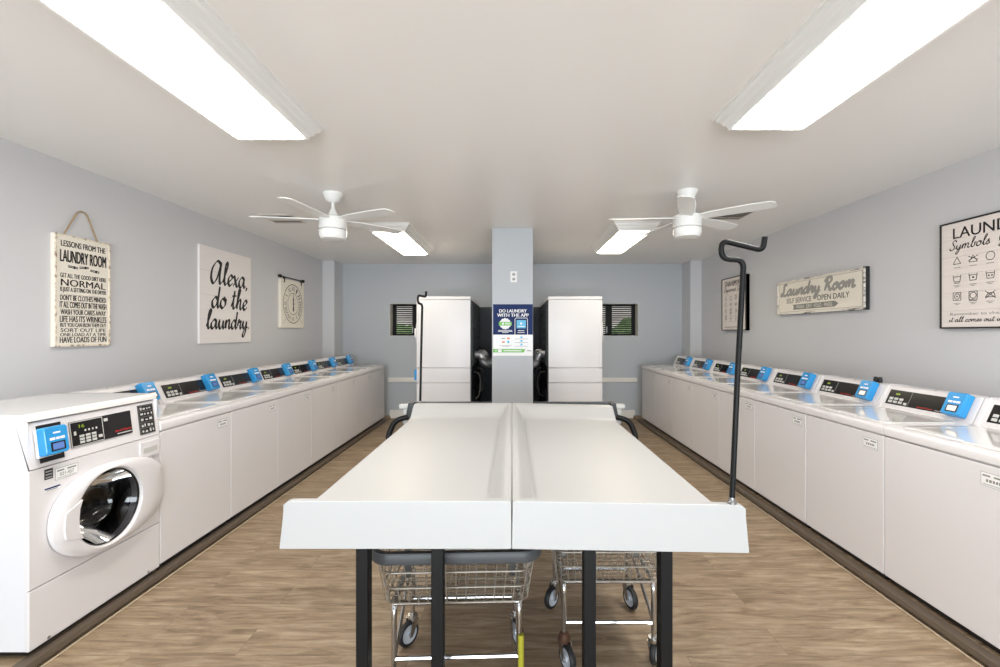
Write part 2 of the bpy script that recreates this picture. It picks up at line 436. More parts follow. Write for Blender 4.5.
# ------------------------------------------------------------------ room shell
def shell():
    b = MB(); b.box(-XW-.2, XW+.2, YF-.2, YB+.2, -.12, 0); struct(b.build('floor', M['floor']))
    b = MB(); b.box(-XW-.2, XW+.2, YF-.2, YB+.2, ZC, ZC+.15); struct(b.build('ceiling', M['ceiling']))
    b = MB(); b.box(-XW-.15, -XW, YF-.2, YB+.2, 0, ZC); struct(b.build('wall_left', M['wall']))
    b = MB(); b.box(XW, XW+.15, YF-.2, YB+.2, 0, ZC); struct(b.build('wall_right', M['wall']))
    # back wall with two openings
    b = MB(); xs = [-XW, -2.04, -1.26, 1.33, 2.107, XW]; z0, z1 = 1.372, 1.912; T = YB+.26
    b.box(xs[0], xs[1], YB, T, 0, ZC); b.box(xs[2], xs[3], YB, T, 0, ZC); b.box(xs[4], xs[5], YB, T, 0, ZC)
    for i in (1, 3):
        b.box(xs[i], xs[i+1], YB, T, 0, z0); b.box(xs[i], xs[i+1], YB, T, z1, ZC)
    struct(b.build('wall_back', M['wall_darker']))
    # front wall behind the camera: a wide glazed shopfront opening
    b = MB(); T = YF-.15
    b.box(-XW, -2.3, T, YF, 0, ZC); b.box(2.3, XW, T, YF, 0, ZC); b.box(-2.3, 2.3, T, YF, 2.3, ZC)
    struct(b.build('wall_front', M['wall']))
    w = MB()
    for x in (-2.3, -1.15, 0, 1.15, 2.26): w.box(x, x+.04, YF-.10, YF-.05, 0, 2.3)
    for z in (0, 1.0, 2.26): w.box(-2.3, 2.3, YF-.10, YF-.05, z, z+.04)
    wo = struct(w.build('window_3', M['trimwhite']), 'glazed front opening with white bars')
    g = MB(); g.poly([(-2.3, YF-.075, 0), (2.3, YF-.075, 0), (2.3, YF-.075, 2.3), (-2.3, YF-.075, 2.3)])
    g.build('pane', M['pane'], wo)
    # column
    b = MB(); b.box(-.22, .231, 4.95, 5.40, 0, ZC, .004, 1); struct(b.build('wall_column', M['wall_darker']))
    # low chase between the dryer backs
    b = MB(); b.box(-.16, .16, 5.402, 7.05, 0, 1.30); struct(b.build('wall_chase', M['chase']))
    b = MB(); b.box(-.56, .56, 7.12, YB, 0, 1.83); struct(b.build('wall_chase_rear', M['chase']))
    # corner piers
    b = MB(); b.box(-XW, -2.83, 7.165, YB, 0, ZC, .003, 1); struct(b.build('wall_pier_left', M['wall']))
    b = MB(); b.box(2.84, XW, 7.165, YB, 0, ZC, .003, 1); struct(b.build('wall_pier_right', M['wall']))
    # baseboards
    def base(x0, x1, name):
        b = MB(); b.prism([(YB, 0), (YB-.014, 0), (YB-.014, .115), (YB-.006, .135), (YB, .135)], x0, x1)
        struct(b.build(name, M['trimwhite']))
    base(-2.04, -.43, 'baseboard_left'); base(.43, 2.05, 'baseboard_right')
    # bumper boards on the back wall
    for i, (x0, x1) in enumerate(((-2.07, -1.0), (1.0, 2.09))):
        b = MB(); b.box(x0, x1, YB-.02, YB, .60, .675, .004, 1)
        struct(b.build('trim_%d' % (i+1), M['trimwhite']))
    # platforms under the washers with a brown rubber edge
    for s, nm in ((-1, 'left'), (1, 'right')):
        b = MB(); xa, xb = sorted((s*(PLAT-.012), s*XW)); b.box(xa, xb, YF, YB, 0, PZ)
        struct(b.build('floor_platform_'+nm, M['floor']))
        b = MB(); p = [(s*(PLAT-.014), PZ+.004), (s*(PLAT-.030), PZ), (s*(PLAT-.034), PZ-.02), (s*(PLAT-.030), .012), (s*(PLAT-.012), .0), (s*(PLAT+.02), 0.0), (s*(PLAT+.02), PZ+.004)]
        t = [(x, z) for x, z in p]
        b.prism(t, YF, 7.2, axis='y')
        a, c = sorted((s*(PLAT-.034), s*(PLAT-.039))); b.box(a, c, YF, 7.2, 0, .003, mi=1)
        struct(b.build('trim_%s' % ('3' if s < 0 else '4'), [M['cove'], M['caulk']]), 'brown rubber edge of the washer platform')
shell()

# ------------------------------------------------------------------ louvre windows
def louvre_window(n, x0, x1, z0, z1, mull):
    y = YB+.165
    f = MB(); w = .035
    f.box(x0, x1, y, y+.05, z0, z0+w); f.box(x0, x1, y, y+.05, z1-w, z1)
    f.box(x0, x0+w, y, y+.05, z0, z1); f.box(x1-w, x1, y, y+.05, z0, z1)
    f.box(mull-.03, mull+.03, y, y+.05, z0, z1)
    fr = struct(f.build('window_%d' % n, M['dark_frame']))
    # white reveal lining
    r = MB(); t = .004
    r.box(x0-.0, x0+t, YB-.002, y, z0, z1); r.box(x1-t, x1, YB-.002, y, z0, z1)
    r.box(x0, x1, YB-.002, y, z0, z0+t); r.box(x0, x1, YB-.002, y, z1-t, z1)
    r.build('reveal', M['trimwhite'], fr)
    s = MB()
    k = 13; hh = (z1-z0-2*w)/k
    for a, b in ((x0+w, mull-.03), (mull+.03, x1-w)):
        s.box(a, a+.022, y+.0, y+.06, z0+w, z1-w); s.box(b-.022, b, y+.0, y+.06, z0+w, z1-w)
        for i in range(k):
            zc = z0+w+hh*(i+.5)
            s.box(a+.01, b-.01, -.021, .021, -.007, .007, M4=Matrix.Translation((0, y+.03, zc)) @ Matrix.Rotation(R(-10), 4, 'X'))
    s.build('louvre', M['louver'], fr)
    c = MB(); c.box(mull-.045, mull-.035, y-.03, y, z0+.05, z0+.16); c.build('crank_handle', M['steel'], fr)
louvre_window(1, -2.04, -1.26, 1.372, 1.912, -1.65)
louvre_window(2, 1.33, 2.107, 1.372, 1.912, 1.655)

# outside, seen only between the slats
b = MB(); b.box(-14, 14, YB+.3, 24, -.3, -.1); struct(b.build('ground_outside', M['grass']))
b = MB(); b.box(-14, 14, 13, 13.2, -.1, 2.5); struct(b.build('garden_wall_outside', M['stucco']))
def hedge(x, y, rx, rz, label):
    b = MB(); t = bmesh.new(); bmesh.ops.create_icosphere(t, subdivisions=4, radius=1)
    for v in t.verts:
        n = v.co.copy(); k = 1+.12*math.sin(9*n.x+3*x)*math.cos(8*n.z)+random.uniform(-.06, .06)
        v.co = Vector((x+n.x*rx*k, y+n.y*.7*k, rz*.9+n.z*rz*k))
    b.absorb(t); tag(b.build('garden_shrub', M['leaf'], smooth=0), label, 'shrub')
hedge(-2.9, 12, .9, .85, 'green shrub outside, seen through the left louvred window')
hedge(3.1, 11.6, .8, .95, 'green shrub outside, seen through the right louvred window')

# ------------------------------------------------------------------ card reader (shared by the washers)
def reader_parts(parent, M4, w, h, screen, d=.046):
    """built on its own plane: x 0..w, z 0..h, sticking out to -y"""
    b = MB()
    out = rrect(0, w, 0, h, .010)
    ins = rrect(.004, w-.004, .004, h-.004, .010)
    b.loops([[(x, 0, z) for x, z in out], [(x, -d+.008, z) for x, z in out], [(x, -d, z) for x, z in ins]], 0, M4=M4, cap1=True)
    rd = b.build('card_reader', M['blue'], parent)
    rd['label'] = 'blue card reader'
    b = MB(); b.box(w*.22, w*.82, -d-.001, -d, h*.12, h*.44, mi=0, M4=M4)
    b.box(w*.29, w*.75, -d-.0016, -d-.001, h*.17, h*.39, mi=1, M4=M4); b.build('reader_screen', [M['black'], screen], rd)
    b = MB()
    for k, (a, c, z) in enumerate(((.36, .66, .74), (.20, .42, .52), (.46, .60, .52), (.63, .82, .52))):
        b.box(w*a, w*c, -d-.0008, -d, h*z, h*(z+.055 if k == 0 else z+.085), M4=M4)
    b.build('reader_marks', M['white'], rd)
    return rd

# ------------------------------------------------------------------ top-load washer
def number_label(parent, x, z, w, h, y, num=None):
    b = MB(); b.box(x-w/2, x+w/2, y-.0012, y, z-h/2, z+h/2); 
    lb = b.build('number_label', M['grey'], parent)
    b = MB(); b.box(x-w/2+.002, x+w/2-.002, y-.0016, y-.0012, z-h/2+.002, z+h/2-.002, mi=0); yy = y-.0020
    for a, c in ((-.42, -.12), (.02, .42)): b.box(x+w*a, x+w*c, yy, yy+.0003, z+h*.20, z+h*.32, mi=1)
    if num: b.text(num, x, z-h*.22, yy, h=h*.30, w=w*.62, mi=1, bold=.01)
    else:
        for a, c in ((-.28, -.20), (-.16, -.06), (-.02, .06), (.10, .18), (.21, .28)): b.box(x+w*a, x+w*c, yy, yy+.0003, z-h*.18, z+h*.02, mi=1)
    b.box(x-w*.42, x+w*.42, yy, yy+.0003, z-h*.38, z-h*.34, mi=1)
    b.build('label_print', [M['white'], M['inkgrey']], lb)

TH = R(24.8)
def keypad(b, x0, x1, z0, z1, M4, y, cols=3, rows=3):
    dx = (x1-x0)/cols; dz = (z1-z0)/rows
    for i in range(cols):
        for j in range(rows):
            b.box(x0+dx*(i+.12), x0+dx*(i+.88), y-.003, y, z0+dz*(j+.12), z0+dz*(j+.88), .001, 1, M4=M4)

def make_top_loader(screen=None):
    hw = .325
    root = empty('top_load_washer', (0, 0, 0))
    b = MB(); b.box(-hw+.002, hw-.002, .014, .700, .036, .806, .004, 1); b.build('cabinet', M['enamel_side'], root)
    b = MB(); b.box(-hw+.012, hw-.012, .028, .66, .004, .038); b.build('gap_shade', M['black'], root)  # added black box that gives the gap under the cabinet its shade
    for sx in (-1, 1):
        for y in (.10, .62):
            b = MB(); b.lathe([(0, 0), (.022, 0), (.022, .008), (.010, .012), (.010, .036), (0, .036)], 12, M4=Matrix.Translation((sx*(hw-.06), y, 0)))
            b.build('foot', M['rubber'], root)
    b = MB(); b.box(-hw+.001, hw-.001, 0, .014, .039, .804, .006, 2); fp = b.build('front_panel', M['enamel'], root)
    number_label(fp, .235, .742, .104, .060, 0)
    # worktop with rolled front edge
    b = MB(); b.prism([(.004, .808), (-.003, .814), (-.004, .842), (.002, .856), (.016, .863), (.70, .866), (.70, .808)], -hw, hw, bev=.003)
    b.build('top_panel', M['enamel'], root)
    b = MB(); o1 = rrect(-.285, .285, .045, .470, .05); o2 = rrect(-.28, .28, .05, .465, .048); o3 = rrect(-.235, .235, .085, .43, .035)
    b.loops([[(x, y, .8645) for x, y in o1], [(x, y, .870) for x, y in o1], [(x, y, .873) for x, y in o2], [(x, y, .8735) for x, y in o3], [(x, y, .8705) for x, y in rrect(-.225, .225, .095, .42, .03)]], cap1=True)
    ld = b.build('lid', M['lid'], root)
    b = MB(); b.box(-.07, .07, .038, .052, .864, .874, .003, 1); b.build('lid_handle', M['enamel'], ld)
    # slanted console
    prof = [(.492, .865), (.500, .874), (.562, 1.006), (.574, 1.014), (.70, 1.008), (.70, .865)]
    b = MB(); b.prism(prof, -hw+.004, hw-.004, bev=.003)
    con = b.build('console', M['enamel'], root)
    for sx in (-1, 1):
        b = MB(); a, c = sorted((sx*(hw-.026), sx*(hw-.001)))
        b.prism([(.486, .866), (.494, .880), (.556, 1.012), (.570, 1.020), (.70, 1.013), (.70, .866)], a, c, bev=.004)
        b.build('end_cap', M['enamel'], con)
    S = Matrix.Translation((0, .500, .874)) @ Matrix.Rotation(-TH, 4, 'X'); L = .1458
    b = MB(); b.box(-.272, .275, -.0012, .0, .010, L-.010, mi=0, M4=S)
    b.build('fascia', M['enamel'], con)
    b = MB(); b.box(-.27, .20, -.003, 0, .022, L-.020, .0008, 1, M4=S); pn = b.build('control_panel', M['panel'], con)
    b = MB(); keypad(b, -.255, -.140, .030, .075, S, -.003, 3, 2); b.box(-.132, -.112, -.006, -.003, .030, .046, M4=S); b.build('keypad', M['button'], pn)
    b = MB(); b.box(-.103, -.100, -.0036, -.003, .026, L-.024, M4=S)
    b.box(.085, .165, -.0036, -.003, .028, .034, M4=S); b.build('panel_print', M['grey'], pn)
    b = MB(); b.text('Speed Queen', -.035, .026, -.0036, h=.014, w=.105, align='l', M4=S, bold=.012, shear=.2); b.build('logo', M['red'], pn)
    b = MB(); b.box(-.215, -.185, -.0038, -.003, .092, .104, M4=S); b.build('display', M['green_led'], pn)
    for sx, sz in ((0, 1.0125), (.312, 1.018)):
        b = MB(); b.lathe([(0, .003), (.004, .002), (.005, 0)], 10, M4=Matrix.Translation((sx, .60, sz))); b.build('screw', M['black'], con)
    reader_parts(root, S @ Matrix.Translation((.165, -.004, .014)), .112, L-.006, screen or M['lcd'])
    return root

TL = make_top_loader()
pitchL = .6525
left_labels = [
 'white top-loading washer directly beside the front-loading washer in the left row',
 'white top-loading washer second after the front-loading washer in the left row',
 'white top-loading washer third after the front-loading washer in the left row',
 'white top-loading washer in the middle of the left row, fourth after the front-loader',
 'white top-loading washer third from the back wall in the left row',
 'white top-loading washer second from the back wall in the left row',
 'white top-loading washer at the far end of the left row by the pier']
right_labels = [
 'white top-loading washer cut by the right edge of the photo, nearest of the right row',
 'white top-loading washer below the cut-off symbols sign, second nearest of the right row',
 'white top-loading washer under the black rubber plugs, third nearest of its row',
 'white top-loading washer below the wide open-daily sign, fourth nearest of its row',
 'white top-loading washer partly behind the near hook pole, fifth nearest of its row',
 'white top-loading washer in the right row, third from the back wall',
 'white top-loading washer second from the back wall in the right row',
 'white top-loading washer at the far end of the right row against the back wall']
for i in range(7):
    o = TL if i == 0 else copy_tree(TL)
    o.location = (-2.03, 2.597+pitchL*(i+.5), PZ); o.rotation_euler = (0, 0, PI/2); o.scale = (pitchL/.6525, 1, 1)
    tag(o, left_labels[i], 'washing machine', 'top-loading washers along the left wall')
pitchR = .661
for i in range(8):
    o = copy_tree(TL); o.location = (2.055, 7.115-8*pitchR+pitchR*(i+.5), PZ); o.rotation_euler = (0, 0, -PI/2)
    o.scale = (pitchR/.6525, 1, 1)
    tag(o, right_labels[i], 'washing machine', 'top-loading washers along the right wall')

def light_screen(root):
    for ch in root.children:
        for g in ch.children:
            if g.name.startswith('reader_screen'):
                g.material_slots[1].link = 'OBJECT'; g.material_slots[1].material = M['lcdlight']
for o in list(COL.objects):
    if o.parent is None and o.get('label') in (left_labels[0], right_labels[1], right_labels[2]): light_screen(o)

# ------------------------------------------------------------------ front-load washer
def front_loader():
    hw = .351
    root = empty('front_load_washer', (-2.03, 2.242, PZ), PI/2, 'white front-loading washer with round dark glass door, nearest machine on the left', 'washing machine')
    b = MB(); D = .58
    # open shell: sides, back, bottom, top deck
    b.box(-hw+.0015, -hw+.012, .012, D, .030, .996, .003, 1); b.box(hw-.012, hw-.0015, .012, D, .030, .996, .003, 1)
    b.box(-hw+.004, hw-.004, D-.012, D-.001, .032, .994); b.box(-hw+.004, hw-.004, .03, D-.002, .033, .045)
    b.build('cabinet', M['enamel_side'], root)
    b = MB(); b.box(-hw+.02, hw-.02, .028, .50, .006, .034); b.build('gap_shade', M['black'], root)  # added black block, the dark shade of the gap below the panel
    for sx in (-1, 1):
        for y in (.08, .50):
            b = MB(); b.lathe([(0, 0), (.022, 0), (.022, .008), (.010, .012), (.010, .032), (0, .032)], 12, M4=Matrix.Translation((sx*(hw-.06), y, 0)))
            b.build('foot', M['rubber'], root)
    b = MB(); b.box(-hw, hw, 0, .02, .030, .284, .005, 2); lp = b.build('lower_panel', M['enamel'], root)
    for x in (-.27, .27):
        b = MB(); b.lathe([(0, .003), (.006, .002), (.007, 0)], 10, M4=Matrix.Translation((x, 0, .042)) @ Matrix.Rotation(R(90), 4, 'X'))
        b.build('screw', M['steel'], lp)
    # front panel with a round opening
    cx, cz, rh = -.004, .517, .180; N = 64
    b = MB(); x0, x1, z0, z1 = -hw, hw, .288, .792
    circ = []; rec = []; angs = [2*PI*i/N for i in range(N)]
    ca = [math.atan2(z-cz, x-cx) % (2*PI) for x in (x0, x1) for z in (z0, z1)]
    for c_ in ca:
        k = min(range(N), key=lambda i: abs(angs[i]-c_)); angs[k] = c_
    for a in angs:
        dx, dz = math.cos(a), math.sin(a)
        tx = ((x1 if dx > 0 else x0)-cx)/dx if abs(dx) > 1e-9 else 1e9
        tz = ((z1 if dz > 0 else z0)-cz)/dz if abs(dz) > 1e-9 else 1e9
        t = min(tx, tz); rec.append((cx+dx*t, cz+dz*t)); circ.append((cx+dx*rh, cz+dz*rh))
    b.loops([[(x, .018, z) for x, z in rec], [(x, .004, z) for x, z in rec], [(x*.996, 0, cz+(z-cz)*.994) for x, z in rec], [(x, 0, z) for x, z in circ], [(x, .05, z) for x, z in circ]])
    fp = b.build('front_panel', M['enamel'], root)
    # drum and gasket
    Mr = Matrix.Translation((cx, 0, cz)) @ Matrix.Rotation(R(-90), 4, 'X')     # local z -> +y
    b = MB(); b.lathe([(.182, .012), (.172, .02), (.165, .05), (.172, .075), (.186, .08)], 48, M4=Mr); b.build('gasket', M['rubber'], root)
    b = MB(); b.lathe([(.186, .08), (.245, .10), (.245, .46), (.20, .48), (.10, .475), (.06, .455), (0, .45)], 48, M4=Mr)
    for k in range(3):
        a = R(20+120*k); Q = Mr @ Matrix.Rotation(a, 4, 'Z')
        b.prism([(.244, -.05), (.19, -.018), (.185, .0), (.19, .018), (.244, .05)], .12, .44, axis='z', M4=Q)
    for k in range(6):
        zc = .13+.055*k; b.lathe([(.244, zc), (.238, zc+.006), (.244, zc+.012)], 48, M4=Mr)
    b.build('drum', M['drum'], root)
    # door
    def outer(a, s=1.0, dx=0.0):
        c, s_ = math.cos(a), math.sin(a)
        ax = .362 if c > 0 else .276; n = 2.5 if c > 0 else 2.15; bz = .207
        r = (abs(c/ax)**n+abs(s_/bz)**n)**(-1/n)*s
        x = r*c
        if x > .347*s: r *= .347*s/x
        return (cx+r*c+dx, cz+r*s_)
    A = [2*PI*i/72 for i in range(72)]
    def mixr(k, rr):
        out = []
        for a in A:
            ox, oz = outer(a); ix, iz = cx+rr*math.cos(a), cz+rr*math.sin(a)
            out.append((ox*(1-k)+ix*k, oz*(1-k)+iz*k))
        return out
    b = MB(); ci = lambda r, y: [(cx+r*math.cos(a), y, cz+r*math.sin(a)) for a in A]
    b.loops([[(x, -.003, z) for x, z in mixr(0, .18)], [(x, -.024, z) for x, z in mixr(0.0, .18)], [(x, -.036, z) for x, z in mixr(.16, .178)],
             [(x, -.044, z) for x, z in mixr(.5, .182)], [(x, -.045, z) for x, z in mixr(.85, .184)], ci(.186, -.043), ci(.182, -.036), ci(.180, -.008), ci(.181, .0), [(x, -.003, z) for x, z in mixr(.5, .178)]])
    dr = b.build('door', M['enamel'], root, smooth=50)
    b = MB(); b.lathe([(.181, -.028), (.177, -.026), (.173, -.022)], 56, M4=Mr); b.build('glass_rim', M['black'], dr)
    b = MB(); b.lathe([(.174, -.022), (.160, .01), (.135, .06), (.115, .10), (.07, .125), (0, .132)], 56, M4=Mr)
    b.build('door_glass', M['door_glass'], dr)
    b = MB()
    hp = [(-.240, .452), (-.246, .50), (-.240, .568), (-.20, .588), (-.160, .606), (-.174, .565), (-.178, .515), (-.172, .462), (-.156, .424), (-.20, .436)]
    b.prism(hp, -.048, -.034, bev=.003, axis='y'); hd = b.build('door_handle', M['enamel'], dr)
    # control fascia
    T = R(7.2)
    b = MB(); b.prism([(.0, .797), (.002, .795), (.026, .990), (.06, .992), (.06, .795)], -hw, hw, bev=.002)
    fa = b.build('control_fascia', M['enamel'], root)
    b = MB(); b.prism([(.016, .996), (.020, 1.018), (.034, 1.029), (D, 1.032), (D, .996)], -hw, hw, bev=.004); b.build('top_panel', M['lid'], root)
    S = Matrix.Translation((-hw, .0, .797)) @ Matrix.Rotation(-T, 4, 'X')      # x from left edge, z up the slope
    b = MB(); b.box(.047, .152, -.002, 0, .015, .178, M4=S); b.build('reader_backing', M['black'], fa)
    b = MB(); b.box(.030, .134, -.016, -.002, .038, .160, .006, 2, M4=S); b.build('reader_mount', M['white'], fa)
    reader_parts(root, S @ Matrix.Translation((.032, -.016, .044)), .104, .122, M['lcd'], .032)
    b = MB(); b.box(.188, .522, -.003, 0, .045, .165, .001, 1, M4=S); pn = b.build('control_panel', M['panel'], fa)
    b = MB(); keypad(b, .225, .318, .055, .098, S, -.003, 3, 3); b.build('keypad', M['button'], pn)
    b = MB(); b.box(.326, .345, -.005, -.003, .064, .078, M4=S)
    for k in range(4): b.box(.258+.019*k, .266+.019*k, -.0036, -.003, .110, .119, M4=S)
    b.box(.352, .355, -.0036, -.003, .048, .162, M4=S)
    b.box(.188, .352, -.0036, -.003, .159, .163, M4=S); b.box(.188, .192, -.0036, -.003, .048, .16, M4=S); b.box(.188, .352, -.0036, -.003, .047, .05, M4=S)
    b.box(.362, .384, -.0036, -.003, .135, .150, M4=S); b.box(.43, .515, -.0036, -.003, .056, .061, M4=S)
    b.box(.205, .216, -.0036, -.003, .10, .118, M4=S); b.build('panel_print', M['button'], pn)
    b = MB(); b.text('16', .245, .130, -.004, h=.016, w=.026, M4=S, bold=.03); b.build('display', M['green_led'], pn)
    b = MB(); b.text('Speed Queen', .418, .066, -.0036, h=.014, w=.098, align='l', M4=S, bold=.012, shear=.2); b.build('logo', M['red'], pn)
    b = MB(); b.box(.570, .674, -.002, 0, .018, .180, M4=S); ip = b.build('instruction_plate', M['inkmid'], fa)
    b = MB()
    for j in range(5):
        z = .024+.031*j
        b.box(.578, .666, -.0024, -.002, z, z+.024, mi=0, M4=S)
        random.seed(j+3); x = .584
        while x < .655:
            w = random.uniform(.008, .02); b.box(x, min(x+w, .662), -.003, -.0024, z+random.uniform(.003, .008), z+random.uniform(.014, .021), mi=1, M4=S); x += w+random.uniform(.006, .014)
    b.build('pictograms', [M['panel'], M['button']], ip)
    # dispenser pull
    b = MB(); b.box(.555-hw, .692-hw, -.010, 0, .685, .775, .006, 2, mi=0); b.box(.575-hw, .672-hw, -.0115, -.008, .712, .742, .004, 2, mi=1)
    b.build('dispenser_handle', [M['enamel'], M['button']], fp)
    # stickers
    b = MB(); b.box(.062-hw, .098-hw, -.0012, 0, .735, .780, mi=0)
    for j in range(3): b.box(.066-hw, .094-hw, -.0018, -.0012, .740+.013*j, .746+.013*j, mi=1)
    b.build('energy_sticker', [M['ink'], M['grey']], fp)
    number_label(fp, .160-hw, .745, .105, .052, 0, '021-457')
    b = MB(); b.box(.062-hw, .130-hw, -.0012, 0, .682, .697, mi=0); b.box(.062-hw, .130-hw, -.0016, -.0012, .690, .697, mi=1); b.box(.070-hw, .118-hw, -.0016, -.0012, .684, .688, mi=2)
    b.build('strip_sticker', [M['white'], M['navy'], M['grey']], fp)
front_loader()

# ------------------------------------------------------------------ stacked dryers
def make_dryer():
    hw, D = .340, .705
    root = empty('stacked_dryer', (0, 0, 0))
    b = MB(); b.box(-hw, hw, .03, D-.02, .0, .785, .003, 1); b.box(-hw, hw, .03, D-.02, .789, .975, .003, 1); b.box(-hw, hw, .03, D-.02, .979, 1.842, .003, 1)
    b.build('cabinet', M['enamel'], root)
    b = MB(); b.box(-hw-.002, hw+.002, .004, D-.015, 1.845, 1.884, .006, 2); b.build('top_cap', M['enamel'], root)
    b = MB()
    for z0, z1 in ((.02, .785), (.979, 1.840)): b.box(-hw+.002, hw-.002, 0, .03, z0, z1, .008, 2)
    fp = b.build('front_panel', M['enamel'], root)
    b = MB(); b.box(-hw+.002, hw-.002, .002, .03, .79, .974, .004, 1); cp = b.build('control_fascia', M['enamel'], root)
    b = MB(); b.box(-.25, .12, -.001, .002, .82, .945); b.build('control_panel', M['panel'], cp)
    for zc, nm in ((.40, 'low'), (1.42, 'up')):
        N = 48; Mr = Matrix.Translation((0, 0, zc)) @ Matrix.Rotation(R(90), 4, 'X')      # local z -> -y
        b = MB(); b.lathe([(.255, 0), (.255, .018), (.245, .028), (.200, .030), (.190, .024), (.188, .008)], N, M4=Mr); dr = b.build('door', M['enamel'], root)
        b = MB(); b.lathe([(.189, .010), (.12, .014), (0, .016)], N, M4=Mr); b.build('door_glass', M['panel'], dr)
        b = MB(); b.box(.205, .235, -.05, -.026, zc-.06, zc+.06, .006, 2); b.build('door_handle', M['enamel'], dr)
    for z in (.815, .872): pass
    reader_parts(root, Matrix.Translation((.17, .002, .81)), .10, .14, M['lcd'])
    # rear: dark galvanised panels with channels
    b = MB(); b.box(-hw+.004, hw-.004, D-.02, D-.004, .02, 1.835)
    for x in (-.30, -.13, .06, .20, .31): b.box(x-.012, x+.012, D-.004, D+.008, 1.0, 1.82)
    for z in (1.0, 1.10, 1.22, 1.34, 1.46, 1.58, 1.70, 1.80): b.box(-hw+.02, hw-.02, D-.004, D+.004, z, z+.018)
    b.box(-.24, .24, D-.004, D+.02, .16, .70, .01, 1)
    b.build('back_panel', M['darkback'], root)
    # corrugated foil exhaust duct
    pts = catmull([(.02, D-.005, 1.13), (.0, D+.06, 1.13), (-.04, D+.10, 1.09), (-.06, D+.12, 1.03), (-.09, D+.17, 1.0), (-.11, D+.22, 1.005), (-.11, D+.27, 1.01)], 12)
    b = MB(); b.tube(pts, [.052 if i % 2 else .045 for i in range(len(pts))], 16); b.build('exhaust_duct', M['foil'], root)
    pts = catmull([(.12, D+.0, .55), (.12, D+.07, .60), (.10, D+.09, .78), (.06, D+.06, .88), (.04, D+.0, .90)], 8)
    b = MB(); b.tube(pts, .008, 8); b.build('gas_hose', M['wire'], root)
    return root
DR = make_dryer()
spots = [(-1.212, 6.045, -PI/2, 'white stacked dryer left of the column, near one showing its broad side panel'),
         (-1.212, 6.735, -PI/2, 'white stacked dryer left of the column, behind the near one'),
         (1.147, 6.045, PI/2, 'white stacked dryer right of the column, near one showing its broad side panel'),
         (1.147, 6.735, PI/2, 'white stacked dryer right of the column, behind the near one')]
for i, (x, y, rz, lab) in enumerate(spots):
    o = DR if i == 0 else copy_tree(DR)
    o.location = (x, y, 0); o.rotation_euler = (0, 0, rz); tag(o, lab, 'dryer', 'stacked dryers beside the column')

